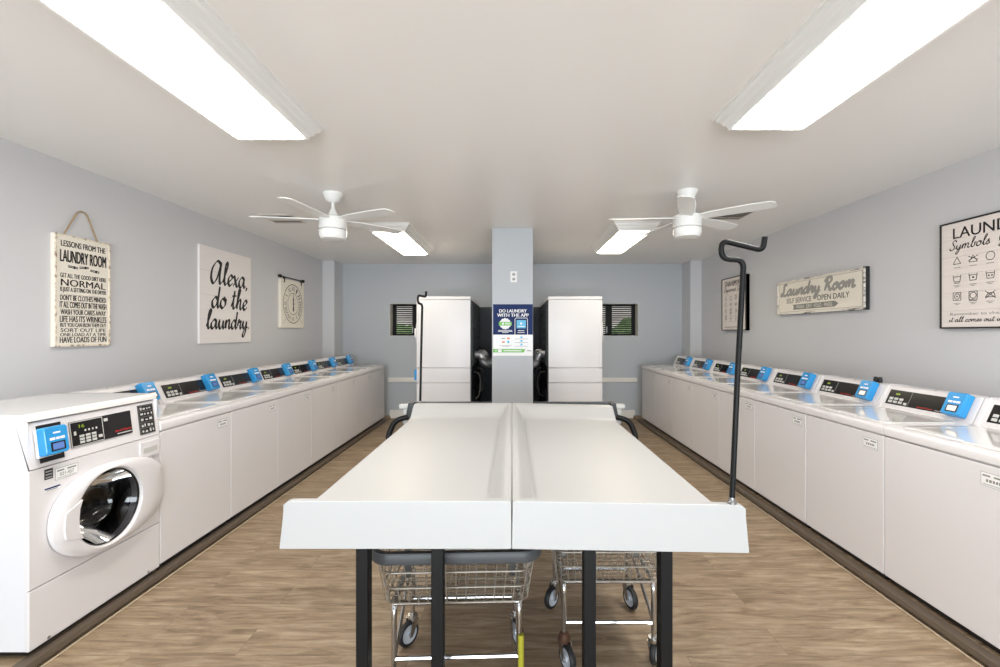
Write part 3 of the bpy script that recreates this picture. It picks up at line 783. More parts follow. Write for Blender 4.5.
# ------------------------------------------------------------------ folding tables
def sstep(t): t = max(0, min(1, t)); return t*t*(3-2*t)
def make_table(sgn, loc, label, rock=0):
    """local: x from seam (0) outwards (multiplied by sgn), y from the near lip, z from the floor"""
    W, L = (.718 if sgn < 0 else .735), 1.955
    root = empty('folding_table', loc, 0, label, 'folding table')
    s = sgn
    b = MB()
    xs = [.0015, .010, .020]+[.020+.066*i/6 for i in range(1, 7)]+[.2, .4, .6, W-.018, W-.003, W]
    ys = [.020, .024, .03, .036, .045, .2, .6, 1.0, 1.4, 1.70]+[1.76+.16*i/8 for i in range(9)]+[1.935, L-.004, L]
    def h(x, y):
        seam = .08*(1-sstep((x-.020)/.066))
        back = .08*sstep((y-1.76)/.16)
        fr = .07*(1-sstep((y-.020)/.025))
        e = 0
        q = max(0, (x-W+.018)/.018); e = -(.010 if y < 1.76 else .004)*q*q
        if x < .010: e -= .006*(1-(x-.0015)/.0085)
        if y > L-.004: e -= .006
        return .82+max(seam, back, fr, 0)+e
    t = bmesh.new()
    top = [[t.verts.new((s*x, y, h(x, y))) for x in xs] for y in ys]
    bot = [[t.verts.new((s*x, y, .752)) for x in xs] for y in ys]
    ny, nx = len(ys), len(xs)
    for j in range(ny-1):
        for i in range(nx-1):
            t.faces.new((top[j][i], top[j][i+1], top[j+1][i+1], top[j+1][i])); t.faces.new((bot[j][i], bot[j+1][i], bot[j+1][i+1], bot[j][i+1]))
    for j in range(ny-1):
        t.faces.new((top[j][0], top[j+1][0], bot[j+1][0], bot[j][0])); t.faces.new((top[j][-1], bot[j][-1], bot[j+1][-1], top[j+1][-1]))
    for i in range(nx-1):
        t.faces.new((top[0][i], bot[0][i], bot[0][i+1], top[0][i+1])); t.faces.new((top[-1][i], top[-1][i+1], bot[-1][i+1], bot[-1][i]))
    bmesh.ops.recalc_face_normals(t, faces=t.faces)
    b.absorb(t)
    # near lip, full width, outer top corner rounded
    r = .022; out = [(.0015, .75), (.0015, .892), (.008, .900)]
    for k in range(7):
        a = R(90-90*k/6); out.append((W-.010-r+r*math.cos(a), .900-r+r*math.sin(a)))
    out += [(W+.004, .75)]
    b.prism([(s*x, z) for x, z in out], 0, .026, bev=.004, axis='y')
    tt = b.build('tabletop', M['fiberglass'], root); tt.rotation_euler = (0, rock, 0); tt.location = (-.9*math.sin(rock), 0, .9*(1-math.cos(rock)))
    # black steel legs on T feet
    for y in (.09, 1.75):
        for x in ((.247, .495) if s < 0 else (.257, .510)):
            g = MB(); g.box(s*x-.020, s*x+.020, y, y+.045, .03, .752, .002, 1)
            g.build('leg', M['blackmetal'], root)
        g = MB(); a, c = sorted((s*.21, s*.54)); g.box(a, c, y+.002, y+.043, 0, .03, .003, 1); g.build('foot', M['blackmetal'], root)
        g = MB(); a, c = sorted((s*.18, s*.57)); g.box(a, c, y+.004, y+.041, .715, .752, .002, 1); g.build('top_bracket', M['blackmetal'], root)
    # black rail and bent arm at the far end
    g = MB(); a, c = sorted((s*.155, s*.765)); g.box(a, c, L+.004, L+.035, .876, .906, .004, 2)
    g.build('end_rail', M['black'], root)
    g = MB(); a, c = sorted((s*.722, s*.752))
    g.prism([(s*.727, .904), (s*.765, .904), (s*.785, .81), (s*.762, .785), (s*.728, .80)], L-.03, L+.006, bev=.003, axis='y')
    g.build('end_plate', M['black'], root)
    g = MB(); g.tube(fillet([(s*.765, L-.02, .80), (s*.865, L-.03, .775), (s*.905, L-.08, .66), (s*.86, L-.12, .60), (s*.74, L-.14, .74)], .05), .020, 10)
    g.build('side_arm', M['blackmetal'], root)
    g = MB(); a, c = sorted((s*.772, s*.842)); g.box(a, c, L+.0, L+.05, .856, .888, .006, 2)
    a, c = sorted((s*.780, s*.815)); g.box(a, c, L+.01, L+.04, .74, .858, .004, 1)
    g.build('bracket', M['button'], root)
    return root
make_table(-1, (0, 1.393, 0), 'left white folding table on black legs, with a hook pole at its far corner')
make_table(1, (0, 1.393, 0), 'right white folding table on black legs, with a hook pole at its near corner', R(1.0))

def hook_pole(loc, dirn, label, mirror=1, lean=0, H=.74, dip=.030):
    """pole along z then an S bend and a hook"""
    root = empty('hook_pole', loc, 0, label, 'hook pole')
    m = mirror
    m = mirror; c, n = math.cos(dirn), math.sin(dirn)
    P = [(0, 0, 0), (lean*.5, 0, H*.55), (lean, 0, H)]+[(lean+u*c, u*n, H+v) for u, v in ((-.070, .004), (-.070, .062), (.060, dip), (.066, dip+.042))]
    b = MB(); b.tube(fillet(P, .026, 7), .0085, 12); o = b.build('pole', M['blackmetal'], root)
    b = MB(); b.lathe([(0, 0), (.014, 0), (.014, .006), (.010, .010), (.0085, .02)], 16); b.build('socket_ring', M['steel'], root)
    return root
hook_pole((.687, 1.406, .8875), 0, 'tall black hook pole standing on the near right corner of the right table', 1, .037, .760)
hook_pole((-.680, 3.335, .897), R(75), 'tall black hook pole standing on the far left corner of the left table', 1, .015, .735, .060)

# ------------------------------------------------------------------ laundry carts
def caster(parent, x, y, ztop, rot, mrust=False):
    Q = Matrix.Translation((x, y, 0)) @ Matrix.Rotation(rot, 4, 'Z')
    b = MB(); b.tube([(0, 0, .118), (0, 0, ztop)], .010, 10, M4=Q)
    b.lathe([(0, .128), (.022, .128), (.024, .118), (.022, .110), (0, .110)], 14, M4=Q)
    for s_ in (-1, 1):
        b.prism([(-.020, .115), (.020, .115), (.004-.022, .045), (-.034, .045)], s_*.021-.002, s_*.021+.002, M4=Q)
    b.tube([(-.028, -.026, .055), (-.028, .026, .055)], .006, 8, M4=Q @ Matrix.Rotation(R(90), 4, 'Z') @ Matrix.Translation((0, 0, 0)))
    c = b.build('caster', M['chrome'], parent)
    if mrust:
        b = MB(); b.lathe([(.011, .150), (.018, .146), (.025, .132), (.026, .116), (.023, .108)], 14, M4=Q); b.build('rusty_collar', M['rust'], c)['label'] = 'rusty caster collar'
    Wm = Q @ Matrix.Translation((0, -.026, .055)) @ Matrix.Rotation(R(90), 4, 'Y')
    b = MB(); b.lathe([(.040, -.012), (.050, -.012), (.055, -.006), (.055, .006), (.050, .012), (.040, .012), (.040, -.012)], 28, M4=Wm); b.build('tyre', M['rubber'], c)
    b = MB(); b.lathe([(0, -.013), (.012, -.014), (.014, -.009), (.034, -.008), (.041, -.012), (.041, .012), (.034, .008), (.014, .009), (.012, .014), (0, .013)], 24, M4=Wm); b.build('wheel', M['wheelgrey'], c)

def cart(loc, rz, label, wt, wb, d, zb, zt, zlow, rust, dark, nx=15, ny=13):
    """local x centred, y 0 (near) .. d"""
    root = empty('laundry_cart', loc, rz, label, 'laundry cart', None)
    def ringpts(w, y0, y1, r, z, k=5): return [(x, y, z) for x, y in rrect(-w/2, w/2, y0, y1, r, k)]
    b = MB(); lv = [(zb, wb, .03), (zb+(zt-zb)*.33, wb+(wt-wb)*.33, .02), (zb+(zt-zb)*.66, wb+(wt-wb)*.66, .01), (zt, wt, 0)]
    for z, w, i in lv: b.tube(ringpts(w, i, d-i, .05, z), .0042, 6, closed=True)
    # verticals and the floor of the basket
    for i in range(nx):
        f = -.46+.92*i/(nx-1)
        for y_t, y_b in ((0, .03), (d, d-.03)):
            b.tube([(f*wt, y_t, zt), (f*wb, y_b, zb)], .0021, 5)
        b.tube([(f*wb, .03, zb), (f*wb, d-.03, zb)], .0021, 5)
    for j in range(ny):
        f = .05+.9*j/(ny-1)
        for s_ in (-1, 1): b.tube([(s_*wt/2, f*d, zt), (s_*wb/2, .03+f*(d-.06), zb)], .0021, 5)
        b.tube([(-wb/2, .03+f*(d-.06), zb), (wb/2, .03+f*(d-.06), zb)], .0021, 5)
    for q in range(1, 6):
        z = zb+(zt-zb)*q/6; k = q/6; w = wb+(wt-wb)*k; i = .03*(1-k)
        b.tube(ringpts(w, i, d-i, .05, z, 3), .0014, 5, closed=True)
    b.build('basket', M['wire'], root)
    # rubber bumper around the rim
    b = MB(); P = ringpts(wt+.02, -.01, d+.01, .06, 0, 6); sec = [(.010, -.016), (.016, -.008), (.016, .016), (.010, .026), (-.010, .026), (-.012, .010), (-.006, -.014)]
    loops = []
    cxm, cym = 0, d/2
    n = len(P)
    for i in range(n):
        a = Vector(P[i-1]); c = Vector(P[(i+1) % n]); t = (c-a).normalized(); nrm = Vector((t.y, -t.x, 0))
        loops.append([tuple(Vector((P[i][0], P[i][1], zt-.005))+nrm*u+Vector((0, 0, v))) for u, v in sec])
    loops.append(loops[0]); b.loops(loops); bp = b.build('bumper', M['greyrubber'], root)
    # tube frame
    fx = wb/2-.03; fy0, fy1 = .05, d-.04
    b = MB()
    for s_ in (-1, 1):
        b.tube(fillet([(s_*fx, fy0, zlow-.02), (s_*fx, fy0, zb-.012), (s_*fx, fy1, zb-.012), (s_*fx, fy1, zlow-.02)], .05), .011, 10)
        b.tube([(s_*fx, fy0+.01, zlow), (s_*fx, fy1-.02, zb-.03)], .008, 8)
    b.tube([(-fx, fy0, zlow), (fx, fy0, zlow)], .009, 8); b.tube([(-fx, fy1, zlow), (fx, fy1, zlow)], .009, 8)
    b.tube([(-fx, fy0+.005, zb-.014), (fx, fy0+.005, zb-.014)], .009, 8); b.tube([(-fx, fy1, zb-.014), (fx, fy1, zb-.014)], .009, 8)
    b.build('frame', M['chrome'], root)
    for s_ in (-1, 1):
        p = MB(); p.box(s_*(wb/2-.05)-.012, s_*(wb/2-.05)+.012, d*.45, d*.45+.006, zb-.005, zt+.0, M4=Matrix.Translation((s_*0, 0, 0)))
        p.build('side_strap', M['inkmid'] if dark else M['steel'], root)
    k = 0
    for sx in (-1, 1):
        for y in (fy0, fy1):
            caster(root, sx*fx, y, zlow+.01, R((25, -40, 150, 20)[k]), rust and sx < 0 and y == fy0); k += 1
    return root, fx, fy0, fy1, zb, zt, zlow
root, fx, fy0, fy1, zb, zt, zl = cart((-.206, 1.645, 0), R(2), 'wire laundry cart with grey rubber bumper and yellow tape under the left table', .585, .53, .47, .418, .605, .20, False, True)
b = MB(); b.tube([(fx+.006, fy0-.008, .10), (fx+.006, fy0-.008, .285)], .0118, 10); b.build('tape', M['yellow'], root)
for x in (-.085, .045):
    b = MB(); b.tube([(x, fy1+.02, .40), (x, fy1+.02, .70)], .011, 10); b.tube([(x+.02, fy1+.02, .40), (x+.02, fy1+.02, .70)], .007, 8)
    up = b.build('upright', M['chrome'], root)
b = MB(); b.tube([(.045, fy1+.02, .56), (.045, fy1+.02, .66)], .0135, 10); b.build('tape', M['yellow'], root)
cart((.412, 1.865, 0), R(0), 'wire laundry cart with rusty caster under the right table', .47, .44, .52, .375, .575, .19, True, False)

# ------------------------------------------------------------------ ceiling lights
def make_light(loc, wx, ly, label, lamp='diffuser'):
    root = empty('ceiling_light', loc, 0, label, 'ceiling light', 'framed ceiling lights')
    prof = [(-.012, -.074), (-.002, -.084), (.010, -.084), (.014, -.066), (.030, -.052), (.034, -.040), (.052, -.026), (.056, -.012), (.070, -.008), (.070, 0)]
    b = MB()
    lp = []
    for o, z in prof:
        X, Y = wx/2+o, ly/2+o
        lp.append([(-X, -Y, z), (X, -Y, z), (X, Y, z), (-X, Y, z)])
    b.loops(lp); b.build('frame', M['fan'], root, smooth=20)
    b = MB(); X, Y = wx/2-.006, ly/2-.006
    b.loops([[(-X, -Y, -.076), (X, -Y, -.076), (X, Y, -.076), (-X, Y, -.076)], [(-X+.03, -Y+.03, -.100), (X-.03, -Y+.03, -.100), (X-.03, Y-.03, -.100), (-X+.03, Y-.03, -.100)]], cap1=True)
    b.build('diffuser', M[lamp], root, smooth=0)
make_light((-1.328, 1.80, ZC), .380, 1.38, 'long framed ceiling light nearest the camera on the left')
make_light((1.342, 1.68, ZC), .376, 1.38, 'long framed ceiling light nearest the camera on the right')
make_light((-1.320, 5.465, ZC), .352, 1.36, 'framed ceiling light farther back on the left beside the left fan', 'diffuser_far')
make_light((1.305, 5.38, ZC), .352, 1.29, 'framed ceiling light farther back on the right behind the right fan', 'diffuser_far')

# ------------------------------------------------------------------ ceiling fans
def make_fan(loc, a0, label, flush, pitch=-11):
    root = empty('ceiling_fan', loc, 0, label, 'ceiling fan')
    b = MB(); b.lathe([(0, 0), (.080, 0), (.080, -.012), (.055, -.06), (.030, -.075), (0, -.075)], 32); b.build('canopy', M['fan'], root)
    b = MB()
    if flush: b.lathe([(.03, -.06), (.066, -.085), (.070, -.12), (.060, -.20), (.045, -.205)], 28)
    else: b.lathe([(.013, -.06), (.013, -.125), (.024, -.14), (.050, -.205), (.03, -.21)], 28)
    b.build('downrod', M['fan'], root)
    b = MB(); b.lathe([(0, -.195), (.085, -.195), (.105, -.205), (.110, -.225), (.110, -.298), (.106, -.302)], 40); b.build('motor_housing', M['fan'], root)
    b = MB(); b.lathe([(.098, -.302), (.100, -.306), (.109, -.3085), (.109, -.350), (.095, -.378), (.06, -.385), (0, -.386)], 40); b.build('light_bowl', M['bowl'], root)
    for k in range(5):
        A = Matrix.Rotation(R(a0+72*k), 4, 'Z') @ Matrix.Translation((0, 0, -.222)) @ Matrix.Rotation(R(pitch), 4, 'X')
        b = MB(); pts = [(.09, -.038), (.20, -.058), (.45, -.066), (.61, -.058), (.632, -.03), (.635, .03), (.61, .056), (.45, .060), (.20, .052), (.09, .036)]
        b.prism(pts, -.004, .004, bev=.0015, axis='z', M4=A)
        b.build('blade', M['fan'], root)
    return root
make_fan((-1.484, 3.73, ZC), -171, 'white five-blade ceiling fan on a short downrod, left side', False, -6)
make_fan((1.425, 3.66, ZC), -40, 'white ceiling fan mounted close to the ceiling, right side', True)

# ------------------------------------------------------------------ ceiling vents
def make_vent(loc, lx, ly, label, bands):
    root = empty('ceiling_vent', loc, 0, label, 'vent')
    b = MB(); b.box(-lx/2, lx/2, -ly/2, ly/2, -.010, 0, .003, 1); b.build('frame', M['vent'], root)
    b = MB()
    for y0, y1 in bands: b.box(-lx/2+.02, lx/2-.02, y0, y1, -.0115, -.0095)
    b.build('opening', M['ventdark'], root)
    b = MB()
    for y0, y1 in bands:
        n = 12
        for i in range(n):
            x = -lx/2+.03+(lx-.06)*i/(n-1); b.box(x-.0018, x+.0018, y0, y1, -.0135, -.011)
    b.build('slat', M['vent'], root)
make_vent((-2.31, 4.54, ZC), .32, .34, 'white slotted ceiling vent beside the left fan', [(-.13, -.02), (.06, .12)])
make_vent((2.13, 4.40, ZC), .34, .34, 'white slotted ceiling vent beside the right fan', [(-.13, .06), (.09, .12)])

# ------------------------------------------------------------------ signs.  local x right, z up, y into the wall; origin at the wall
def board(name, Y, z, side, w, h, t, label, cat, m, edge=None):
    """board centred at Y on a side wall, bottom at z"""
    root = empty(name, (side*XW, Y, z), PI/2 if side < 0 else -PI/2, label, cat)
    b = MB(); b.box(-w/2, w/2, -t, 0, 0, h, .002, 1); b.build('board', m, root)
    return root

# rustic lessons sign
W, H, t = .405, .752, .030
r = board('rustic_sign', 3.145, 1.328, -1, W, H, t, 'tall distressed cream sign of laundry lessons hung from a rope on the left wall', 'sign', M['cream'])
b = MB(); e = .012
for x0, x1, z0, z1 in ((-W/2, -W/2+e, 0, H), (W/2-e, W/2, 0, H), (-W/2, W/2, 0, e), (-W/2, W/2, H-e, H)):
    b.box(x0, x1, -t-.004, -t+.002, z0, z1, .001, 1)
b.build('border', M['distress'], r)
b = MB(); y = -t-.001
rows = [('LESSONS FROM THE', .672, .040, .325, 0), ('LAUNDRY ROOM', .568, .082, .335, .004), ('GET ALL THE GOOD DIRT HERE', .463, .030, .335, 0),
        ('NORMAL', .408, .046, .325, .012), ('IS JUST A SETTING ON THE DRYER', .362, .038, .335, 0), ("DON'T BE CLOTHES MINDED", .312, .036, .335, 0),
        ('IT ALL COMES OUT IN THE WASH', .262, .040, .34, 0), ('WASH YOUR CARES AWAY', .216, .034, .33, .006), ('LIFE HAS ITS WRINKLES', .166, .040, .34, .0),
        ('BUT YOU CAN IRON THEM OUT', .133, .027, .335, 0), ('SORT OUT LIFE', .099, .025, .33, .010), ('ONE LOAD AT A TIME', .070, .023, .335, 0), ('HAVE LOADS OF FUN', .026, .040, .34, .006)]
for s_, z, hh, ww, bo in rows: b.text(s_, 0, z, y, h=hh, w=ww, bold=.02)
for z in (.350, .302, .253, .207): line(b, -.165, z, .165, z, .0015, y)
# three clothes pegs
for x, z, a in ((-.08, .538, 4), (0, .546, -6), (.08, .530, 5)):
    Q = Matrix.Translation((x, 0, z)) @ Matrix.Rotation(R(a), 4, 'Y')
    b.box(-.036, .034, y-.0005, y, .003, .008, M4=Q); b.box(-.036, .034, y-.0005, y, -.006, -.001, M4=Q); b.box(.004, .014, y-.0008, y, -.008, .010, M4=Q)
b.build('lettering', M['ink'], r)
b = MB(); b.tube(fillet([(-.14, -.02, H-.01), (-.028, -.01, H+.178), (.012, -.008, H+.192), (.04, -.01, H+.178), (.115, -.02, H-.01)], .03, 5), .0045, 8); b.build('rope', M['rope'], r)

# brush script canvas
W, H, t = .850, .960, .022
r = board('script_sign', 4.743, 1.317, -1, W, H, t, 'large square white sign with black brush script in three lines on the left wall', 'sign', M['canvas'])
b = MB(); y = -t-.001
script_text(b, 'Alexa,', .045, .605, y, .64, .112, .010, .040, slant=.08)
script_text(b, 'do the', .045, .362, y, .60, .104, .010, .040, slant=.08)
script_text(b, 'laundry.', .035, .150, y, .74, .088, .010, .038, slant=.08)
b.build('lettering', M['ink'], r)
b = MB()
for z in (.24, .48, .72): b.box(-W/2+.002, W/2-.002, -t-.0006, -t, z, z+.0025)
b.build('plank_lines', M['groove'], r)

# clock on a rod
W, H, t = .640, .640, .035
r = board('clock', 6.135, 1.490, -1, W, H, t, 'square cream clock with roman numerals hanging from a dark rod on the left wall', 'clock', M['cream'])
b = MB(); y = -t-.001; c = (.0, .325)
ring(b, c[0], c[1], .262, .010, y); ring(b, c[0], c[1], .145, .007, y)
for k, s_ in enumerate(['XII', 'I', 'II', 'III', 'IIII', 'V', 'VI', 'VII', 'VIII', 'IX', 'X', 'XI']):
    Q = Matrix.Translation((c[0], 0, c[1])) @ Matrix.Rotation(R(30*k), 4, 'Y')
    b.text(s_, 0, .175, y, h=.062, w=.022*len(s_)+.012, M4=Q)
    a = R(30*k+15); line(b, c[0]+.15*math.sin(a), c[1]+.15*math.cos(a), c[0]+.255*math.sin(a), c[1]+.255*math.cos(a), .002, y)
for sx in (-1, 1):
    for sz in (-1, 1): line(b, c[0]+sx*.20, c[1]+sz*.20, c[0]+sx*.28, c[1]+sz*.28, .003, y)
b.build('dial', M['inkmid'], r)
b = MB(); y2 = -t-.006
b.plate([(-.005, c[1]), (.005, c[1]), (.013, c[1]+.06), (.005, c[1]+.085), (.0, c[1]+.145), (-.005, c[1]+.085), (-.013, c[1]+.06)], y2, y2+.002)
b.plate([(-.005, c[1]), (.005, c[1]), (.012, c[1]-.05), (.016, c[1]-.085), (.0, c[1]-.11), (-.016, c[1]-.085), (-.012, c[1]-.05)], y2, y2+.002)
b.lathe([(0, .006), (.014, .004), (.014, 0)], 16, M4=Matrix.Translation((c[0], y2+.002, c[1])) @ Matrix.Rotation(R(90), 4, 'X')); b.build('clock_hands', M['ink'], r)
b = MB(); b.tube([(-.335, -.03, H+.028), (.30, -.03, H+.028)], .007, 10)
for x in (-.335, .30): b.lathe([(0, -.03), (.016, -.026), (.022, -.01), (.016, .0), (.022, .012), (.014, .028), (0, .03)], 14, M4=Matrix.Translation((x, -.03, H+.028)) @ Matrix.Rotation(R(90), 4, 'Y'))
b.build('rod', M['iron'], r)
b = MB()
for x in (-.235, .235): b.box(x-.012, x+.012, -t-.006, -.02, H-.045, H+.034, .003, 1)
b.build('clip', M['iron'], r)

# symbols poster (runs out of the photo)
def poster(name, Y, z, W, H, t, label, head, script, rows, cols, foot):
    r = board(name, Y, z, 1, W, H, t-.004, label, 'sign', M['plank'])
    b = MB(); e = .010
    for x0, x1, z0, z1 in ((-W/2, -W/2+e, 0, H), (W/2-e, W/2, 0, H), (-W/2, W/2, 0, e), (-W/2, W/2, H-e, H)): b.box(x0, x1, -t-.003, 0, z0, z1, .001, 1)
    b.build('frame', M['ink'], r)
    b = MB(); y = -t+.0035
    for k in range(1, 6): b.box(-W/2+e, W/2-e, y, y+.0008, H*k/6, H*k/6+.002)
    b.build('plank_lines', M['groove'], r)
    b = MB(); y = -t+.0025
    b.text(head, 0, H*.838, y, h=H*.098, w=W*.72, bold=.010)
    script_text(b, script, -W*.03, H*.735, y, W*.74, H*.042, .004, .0075, slant=.2)
    zs = [H*.63, H*.464, H*.298][:rows] if rows == 3 else [H*(.62-.125*k) for k in range(rows)]
    for j, zc in enumerate(zs):
        for i in range(cols):
            xc = -W*.32+W*.64*i/(cols-1); s = .026; lw = .0036
            kind = (j*cols+i) % 9 if rows == 3 else (i*3+j*2) % 9
            if rows == 3: kind = (j*3+i) % 9 if i < 3 else (j*3+i+4) % 9
            tub = [(xc-s, zc+s*.9), (xc-s*.75, zc-s*.8), (xc+s*.75, zc-s*.8), (xc+s, zc+s*.9)]
            if kind == 0: pl(b, [(xc-s, zc-s*.8), (xc+s, zc-s*.8), (xc, zc+s), (xc-s, zc-s*.8)], lw, y)
            elif kind == 1: pl(b, [(xc-s, zc-s*.8), (xc+s, zc-s*.8), (xc, zc+s*.8), (xc-s, zc-s*.8)], lw, y); pl(b, [(xc-s*1.2, zc+s*.7), (xc+s*1.2, zc-s*.4)], lw, y); pl(b, [(xc-s*1.2, zc-s*.4), (xc+s*1.2, zc+s*.7)], lw, y)
            elif kind == 2: ring(b, xc, zc, s, lw, y, n=28)
            elif kind == 3: pl(b, tub, lw, y); line(b, xc-s*.8, zc+s*.5, xc+s*.8, zc+s*.5, lw, y); line(b, xc-s*.75, zc-s*1.15, xc+s*.75, zc-s*1.15, lw, y)
            elif kind == 4: pl(b, tub, lw, y); ring(b, xc, zc-s*.1, s*.12, s*.24, y, n=10); line(b, xc-s*.8, zc+s*.5, xc+s*.8, zc+s*.5, lw, y)
            elif kind == 5: pl(b, tub, lw, y); [ring(b, xc+dx*s, zc-s*.1, s*.1, s*.2, y, n=10) for dx in (-.35, .35)]; line(b, xc-s*.8, zc+s*.5, xc+s*.8, zc+s*.5, lw, y)
            elif kind == 6: pl(b, [(xc-s, zc-s), (xc+s, zc-s), (xc+s, zc+s), (xc-s, zc+s), (xc-s, zc-s)], lw, y); ring(b, xc, zc, s*.7, lw, y, n=24); ring(b, xc, zc, s*.1, s*.2, y, n=10)
            elif kind == 7: pl(b, [(xc-s, zc-s), (xc+s, zc-s), (xc+s, zc+s), (xc-s, zc+s), (xc-s, zc-s)], lw, y); ring(b, xc, zc, s*.75, lw, y, n=24); line(b, xc-s, zc-s*1.3, xc+s, zc-s*1.3, lw, y)
            else: pl(b, [(xc-s*1.1, zc-s*.7), (xc+s*1.1, zc-s*.7), (xc+s*.8, zc+s*.3), (xc-s*.4, zc+s*.3), (xc-s*1.1, zc-s*.7)], lw, y); pl(b, [(xc-s*1.2, zc+s*.8), (xc+s*1.2, zc-s)], lw, y); pl(b, [(xc-s*1.2, zc-s), (xc+s*1.2, zc+s*.8)], lw, y)
            line(b, xc-s*.9, zc-s*1.75, xc+s*.9, zc-s*1.75, .003, y, 1)
            if j: line(b, xc-s*.5, zc-s*2.1, xc+s*.5, zc-s*2.1, .003, y, 1)
    if foot:
        b.text('Remember to check the label,', 0, H*.118, y, h=.021, w=W*.78, mi=1)
        script_text(b, 'it all comes out in the wash', -.01, H*.062, y, W*.78, .016, .0028, .005, slant=.2)
    else: b.box(-W*.38, W*.38, y, y+.0005, H*.06, H*.068, mi=0)
    b.build('lettering', [M['ink'], M['inkgrey']], r)
poster('symbols_poster', 2.815, 1.450, .660, .722, .030, 'large framed laundry symbols sign on the right wall, cut by the photo edge', 'LAUNDRY', 'Symbols  Guide', 3, 5, True)
poster('care_poster', 6.045, 1.455, .656, .718, .050, 'small black-framed stain chart on the right wall behind the near hook pole', 'STAIN REMOVAL', 'Approved Tips', 4, 4, False)

# open daily sign
W, H, t = 1.255, .362, .036
r = board('open_daily_sign', 4.4275, 1.620, 1, W, H, t, 'wide distressed sign with grey script Laundry Room and open daily on the right wall', 'sign', M['cream'])
b = MB(); e = .016
for x0, x1, z0, z1 in ((-W/2, -W/2+e, 0, H), (W/2-e, W/2, 0, H), (-W/2, W/2, 0, e), (-W/2, W/2, H-e, H)):
    b.box(x0, x1, -t-.008, -t+.004, z0, z1, .001, 1)
b.build('frame', M['distress_grey'], r)
b = MB(); b.box(-W/2-.002, W/2+.002, -t+.003, 0, -.002, H+.002); b.build('backing', M['ink'], r)
b = MB()
for x0, x1, z0, z1 in ((-W/2+.026, -W/2+.030, .026, H-.026), (W/2-.030, W/2-.026, .026, H-.026), (-W/2+.026, W/2-.026, .026, .029), (-W/2+.026, W/2-.026, H-.029, H-.026)):
    b.box(x0, x1, -t-.0012, -t, z0, z1)
b.build('inner_line', M['inkgrey'], r)
b = MB(); y = -t-.0015
script_text(b, 'Laundry Room', -.02, .205, y, 1.08, .058, .021, .034, 0, slant=.2)
b.build('script_outline', M['inkgrey'], r)  # wider, darker strokes: the printed outline of the letters
b = MB(); script_text(b, 'Laundry Room', -.02, .205, y-.0022, 1.08, .058, .018, .031, 0, slant=.2); b.build('script_lettering', M['scriptgrey'], r)
b = MB(); b.text('SELF SERVICE', -.26, .118, y, h=.052, w=.40); b.text('OPEN DAILY', .24, .118, y, h=.052, w=.42, bold=.004); b.build('lettering', M['ink'], r)
b = MB(); b.plate([(-.35, .045), (.27, .045), (.315, .072), (.27, .099), (-.35, .099), (-.335, .072)], y, y+.0006, mi=0)
b.text('WASH · DRY · FOLD · PRESS', -.03, .055, y-.0006, h=.034, w=.53, mi=1)
b.build('arrow_banner', [M['inkgrey'], M['cream']], r)

# ------------------------------------------------------------------ column poster and wall plate
root = empty('app_sign', (.0105, 4.95, 1.17), 0, 'blue and white app poster on the front of the column', 'poster')
W, H = .436, .566
b = MB(); b.box(-W/2, W/2, -.004, 0, 0, H, mi=0); b.box(-W/2, W/2, -.0045, -.004, .232, H, mi=1); b.build('sheet', [M['paper'], M['navy']], root)
b = MB(); y = -.0052
b.text('DO LAUNDRY', 0, .475, y, h=.036, w=.30, bold=.03); b.text('WITH THE APP', 0, .428, y, h=.036, w=.345, bold=.03)
N = 48; b.poly([(-.085+(.060+(.003 if i % 4 < 2 else -.002))*math.cos(2*PI*i/N), y, .352+(.060+(.003 if i % 4 < 2 else -.002))*math.sin(2*PI*i/N)) for i in range(N)][::-1])
for z, w in ((.276, .15), (.264, .16), (.252, .07)): b.box(-.085-w/2, -.085+w/2, y, y+.0006, z, z+.006)
P = [(.022, .232), (.022, .40), (.032, .415), (.150, .415), (.160, .40), (.160, .232)]
pl(b, P, .006, y)
b.box(.05, .13, y, y+.0006, .252, .258); b.box(.055, .125, y, y+.0006, .272, .279)
b.build('headline', M['white'], root)
b = MB(); y = -.0058
b.box(-.155, -.015, y, y+.0006, .332, .372, mi=0); b.box(.040, .142, y, y+.0006, .302, .392, mi=1)
b.plate([(-.218, .036), (.12, .036), (.135, .074), (-.218, .074)], y, y+.0006, mi=0)
for z in (.205, .165, .125): b.box(.082, .104, y, y+.0006, z-.012, z+.008, mi=1)
b.box(-.065, -.035, y, y+.0006, .182, .20, mi=2); b.box(-.12, -.09, y, y+.0006, .142, .158, mi=2); b.box(-.062, -.040, y, y+.0006, .138, .165, mi=1)
b.box(-.125, -.085, y, y+.0006, .185, .195, mi=3)
for z, a, c in ((.112, -.15, -.01), (.10, -.12, -.04)): b.box(a, c, y, y+.0006, z, z+.004, mi=3)
for z in (.186, .146, .106): b.box(.02, .165, y, y+.0006, z-.003, z+.001, mi=3)
b.box(.155, .20, y, y+.0006, .050, .060, mi=3)
b.build('graphics', [M['green'], M['skyblue'], M['orange'], M['grey']], root)
b = MB(); y = -.0064
b.text('FREE', -.055, .342, y, h=.020, w=.062, bold=.02)
b.box(-.118, -.10, y, y+.0006, .342, .362); b.box(-.165, -.125, y, y+.0006, .040, .070); b.box(-.195, -.18, y, y+.0006, .050, .060); b.box(-.105, .095, y, y+.0006, .050, .060)
b.box(.055, .127, y, y+.0006, .318, .326); b.box(.08, .10, y, y+.0006, .345, .365)
b.build('small_print', M['white'], root)

root = empty('outlet_plate', (.0195, 4.95, 2.038), 0, 'small white outlet plate high on the column above the poster', 'outlet')
b = MB(); b.box(-.036, .036, -.006, 0, -.060, .060, .003, 2); b.build('cover', M['white'], root)
b = MB()
for z in (-.026, .026): b.prism(rrect(-.016, .016, z-.014, z+.014, .006), -.0085, -.006, axis='y')
b.build('socket', M['grey'], root)

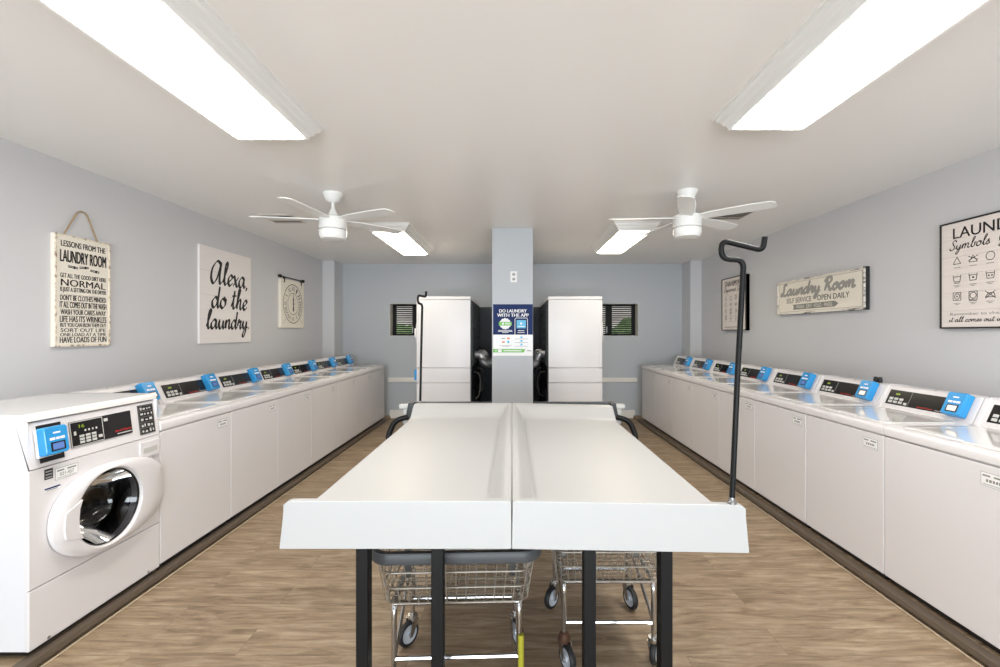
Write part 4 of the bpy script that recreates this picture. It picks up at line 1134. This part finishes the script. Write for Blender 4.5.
# black plugs lying on the console of the third right washer
root = empty('rubber_plug', (2.685, 3.30, PZ+1.013), 0, 'pair of small black rubber plugs on top of a washer console on the right', 'plug')
b = MB()
for dy in (-.018, .022): b.lathe([(0, 0), (.014, 0), (.016, .02), (.012, .030), (.013, .038), (0, .042)], 14, M4=Matrix.Translation((0, dy, 0)))
b.build('plug_body', M['rubber'], root)

# ------------------------------------------------------------------ light
w = bpy.data.worlds.new('World'); SC.world = w; w.use_nodes = True
nt = w.node_tree; bg = nt.nodes['Background']
sky = nt.nodes.new('ShaderNodeTexSky'); sky.sky_type = 'HOSEK_WILKIE'; sky.turbidity = 3; sky.sun_direction = (-.3, -.5, .8); sky.ground_albedo = .4
nt.links.new(sky.outputs[0], bg.inputs[0]); bg.inputs[1].default_value = 1.1
def area(name, loc, rot, sx, sy, power, col):
    l = bpy.data.lights.new(name, 'AREA'); l.shape = 'RECTANGLE'; l.size = sx; l.size_y = sy; l.energy = power; l.color = col
    o = bpy.data.objects.new(name, l); COL.objects.link(o); o.location = loc; o.rotation_euler = rot
    return o
area('window_daylight', (0, YF-.45, .95), (R(112), 0, 0), 4.5, 1.9, 290, (.88, .94, 1.0))
sun = bpy.data.lights.new('sun', 'SUN'); sun.energy = 4.5; sun.angle = R(3); so = bpy.data.objects.new('sun', sun); COL.objects.link(so)
so.rotation_euler = (R(40), 0, R(18))

# ------------------------------------------------------------------ camera
cam = bpy.data.cameras.new('camera'); co = bpy.data.objects.new('camera', cam); COL.objects.link(co)
co.location = (0, 0, CAMZ); co.rotation_euler = (R(90), 0, 0)
cam.sensor_width = 36; cam.lens = 16.2; cam.shift_x = -.012; cam.shift_y = -.0005; cam.clip_start = .05
SC.camera = co
SC.view_settings.view_transform = 'Standard'; SC.view_settings.look = 'None'
SC.view_settings.gamma = 1; SC.view_settings.use_curve_mapping = False
SC.view_settings.exposure = .82
SC.cycles.max_bounces = 10; SC.cycles.diffuse_bounces = 6; SC.cycles.transparent_max_bounces = 12
SC.cycles.sample_clamp_indirect = 8; SC.cycles.caustics_reflective = False; SC.cycles.caustics_refractive = False
SC.cycles.use_denoising = True
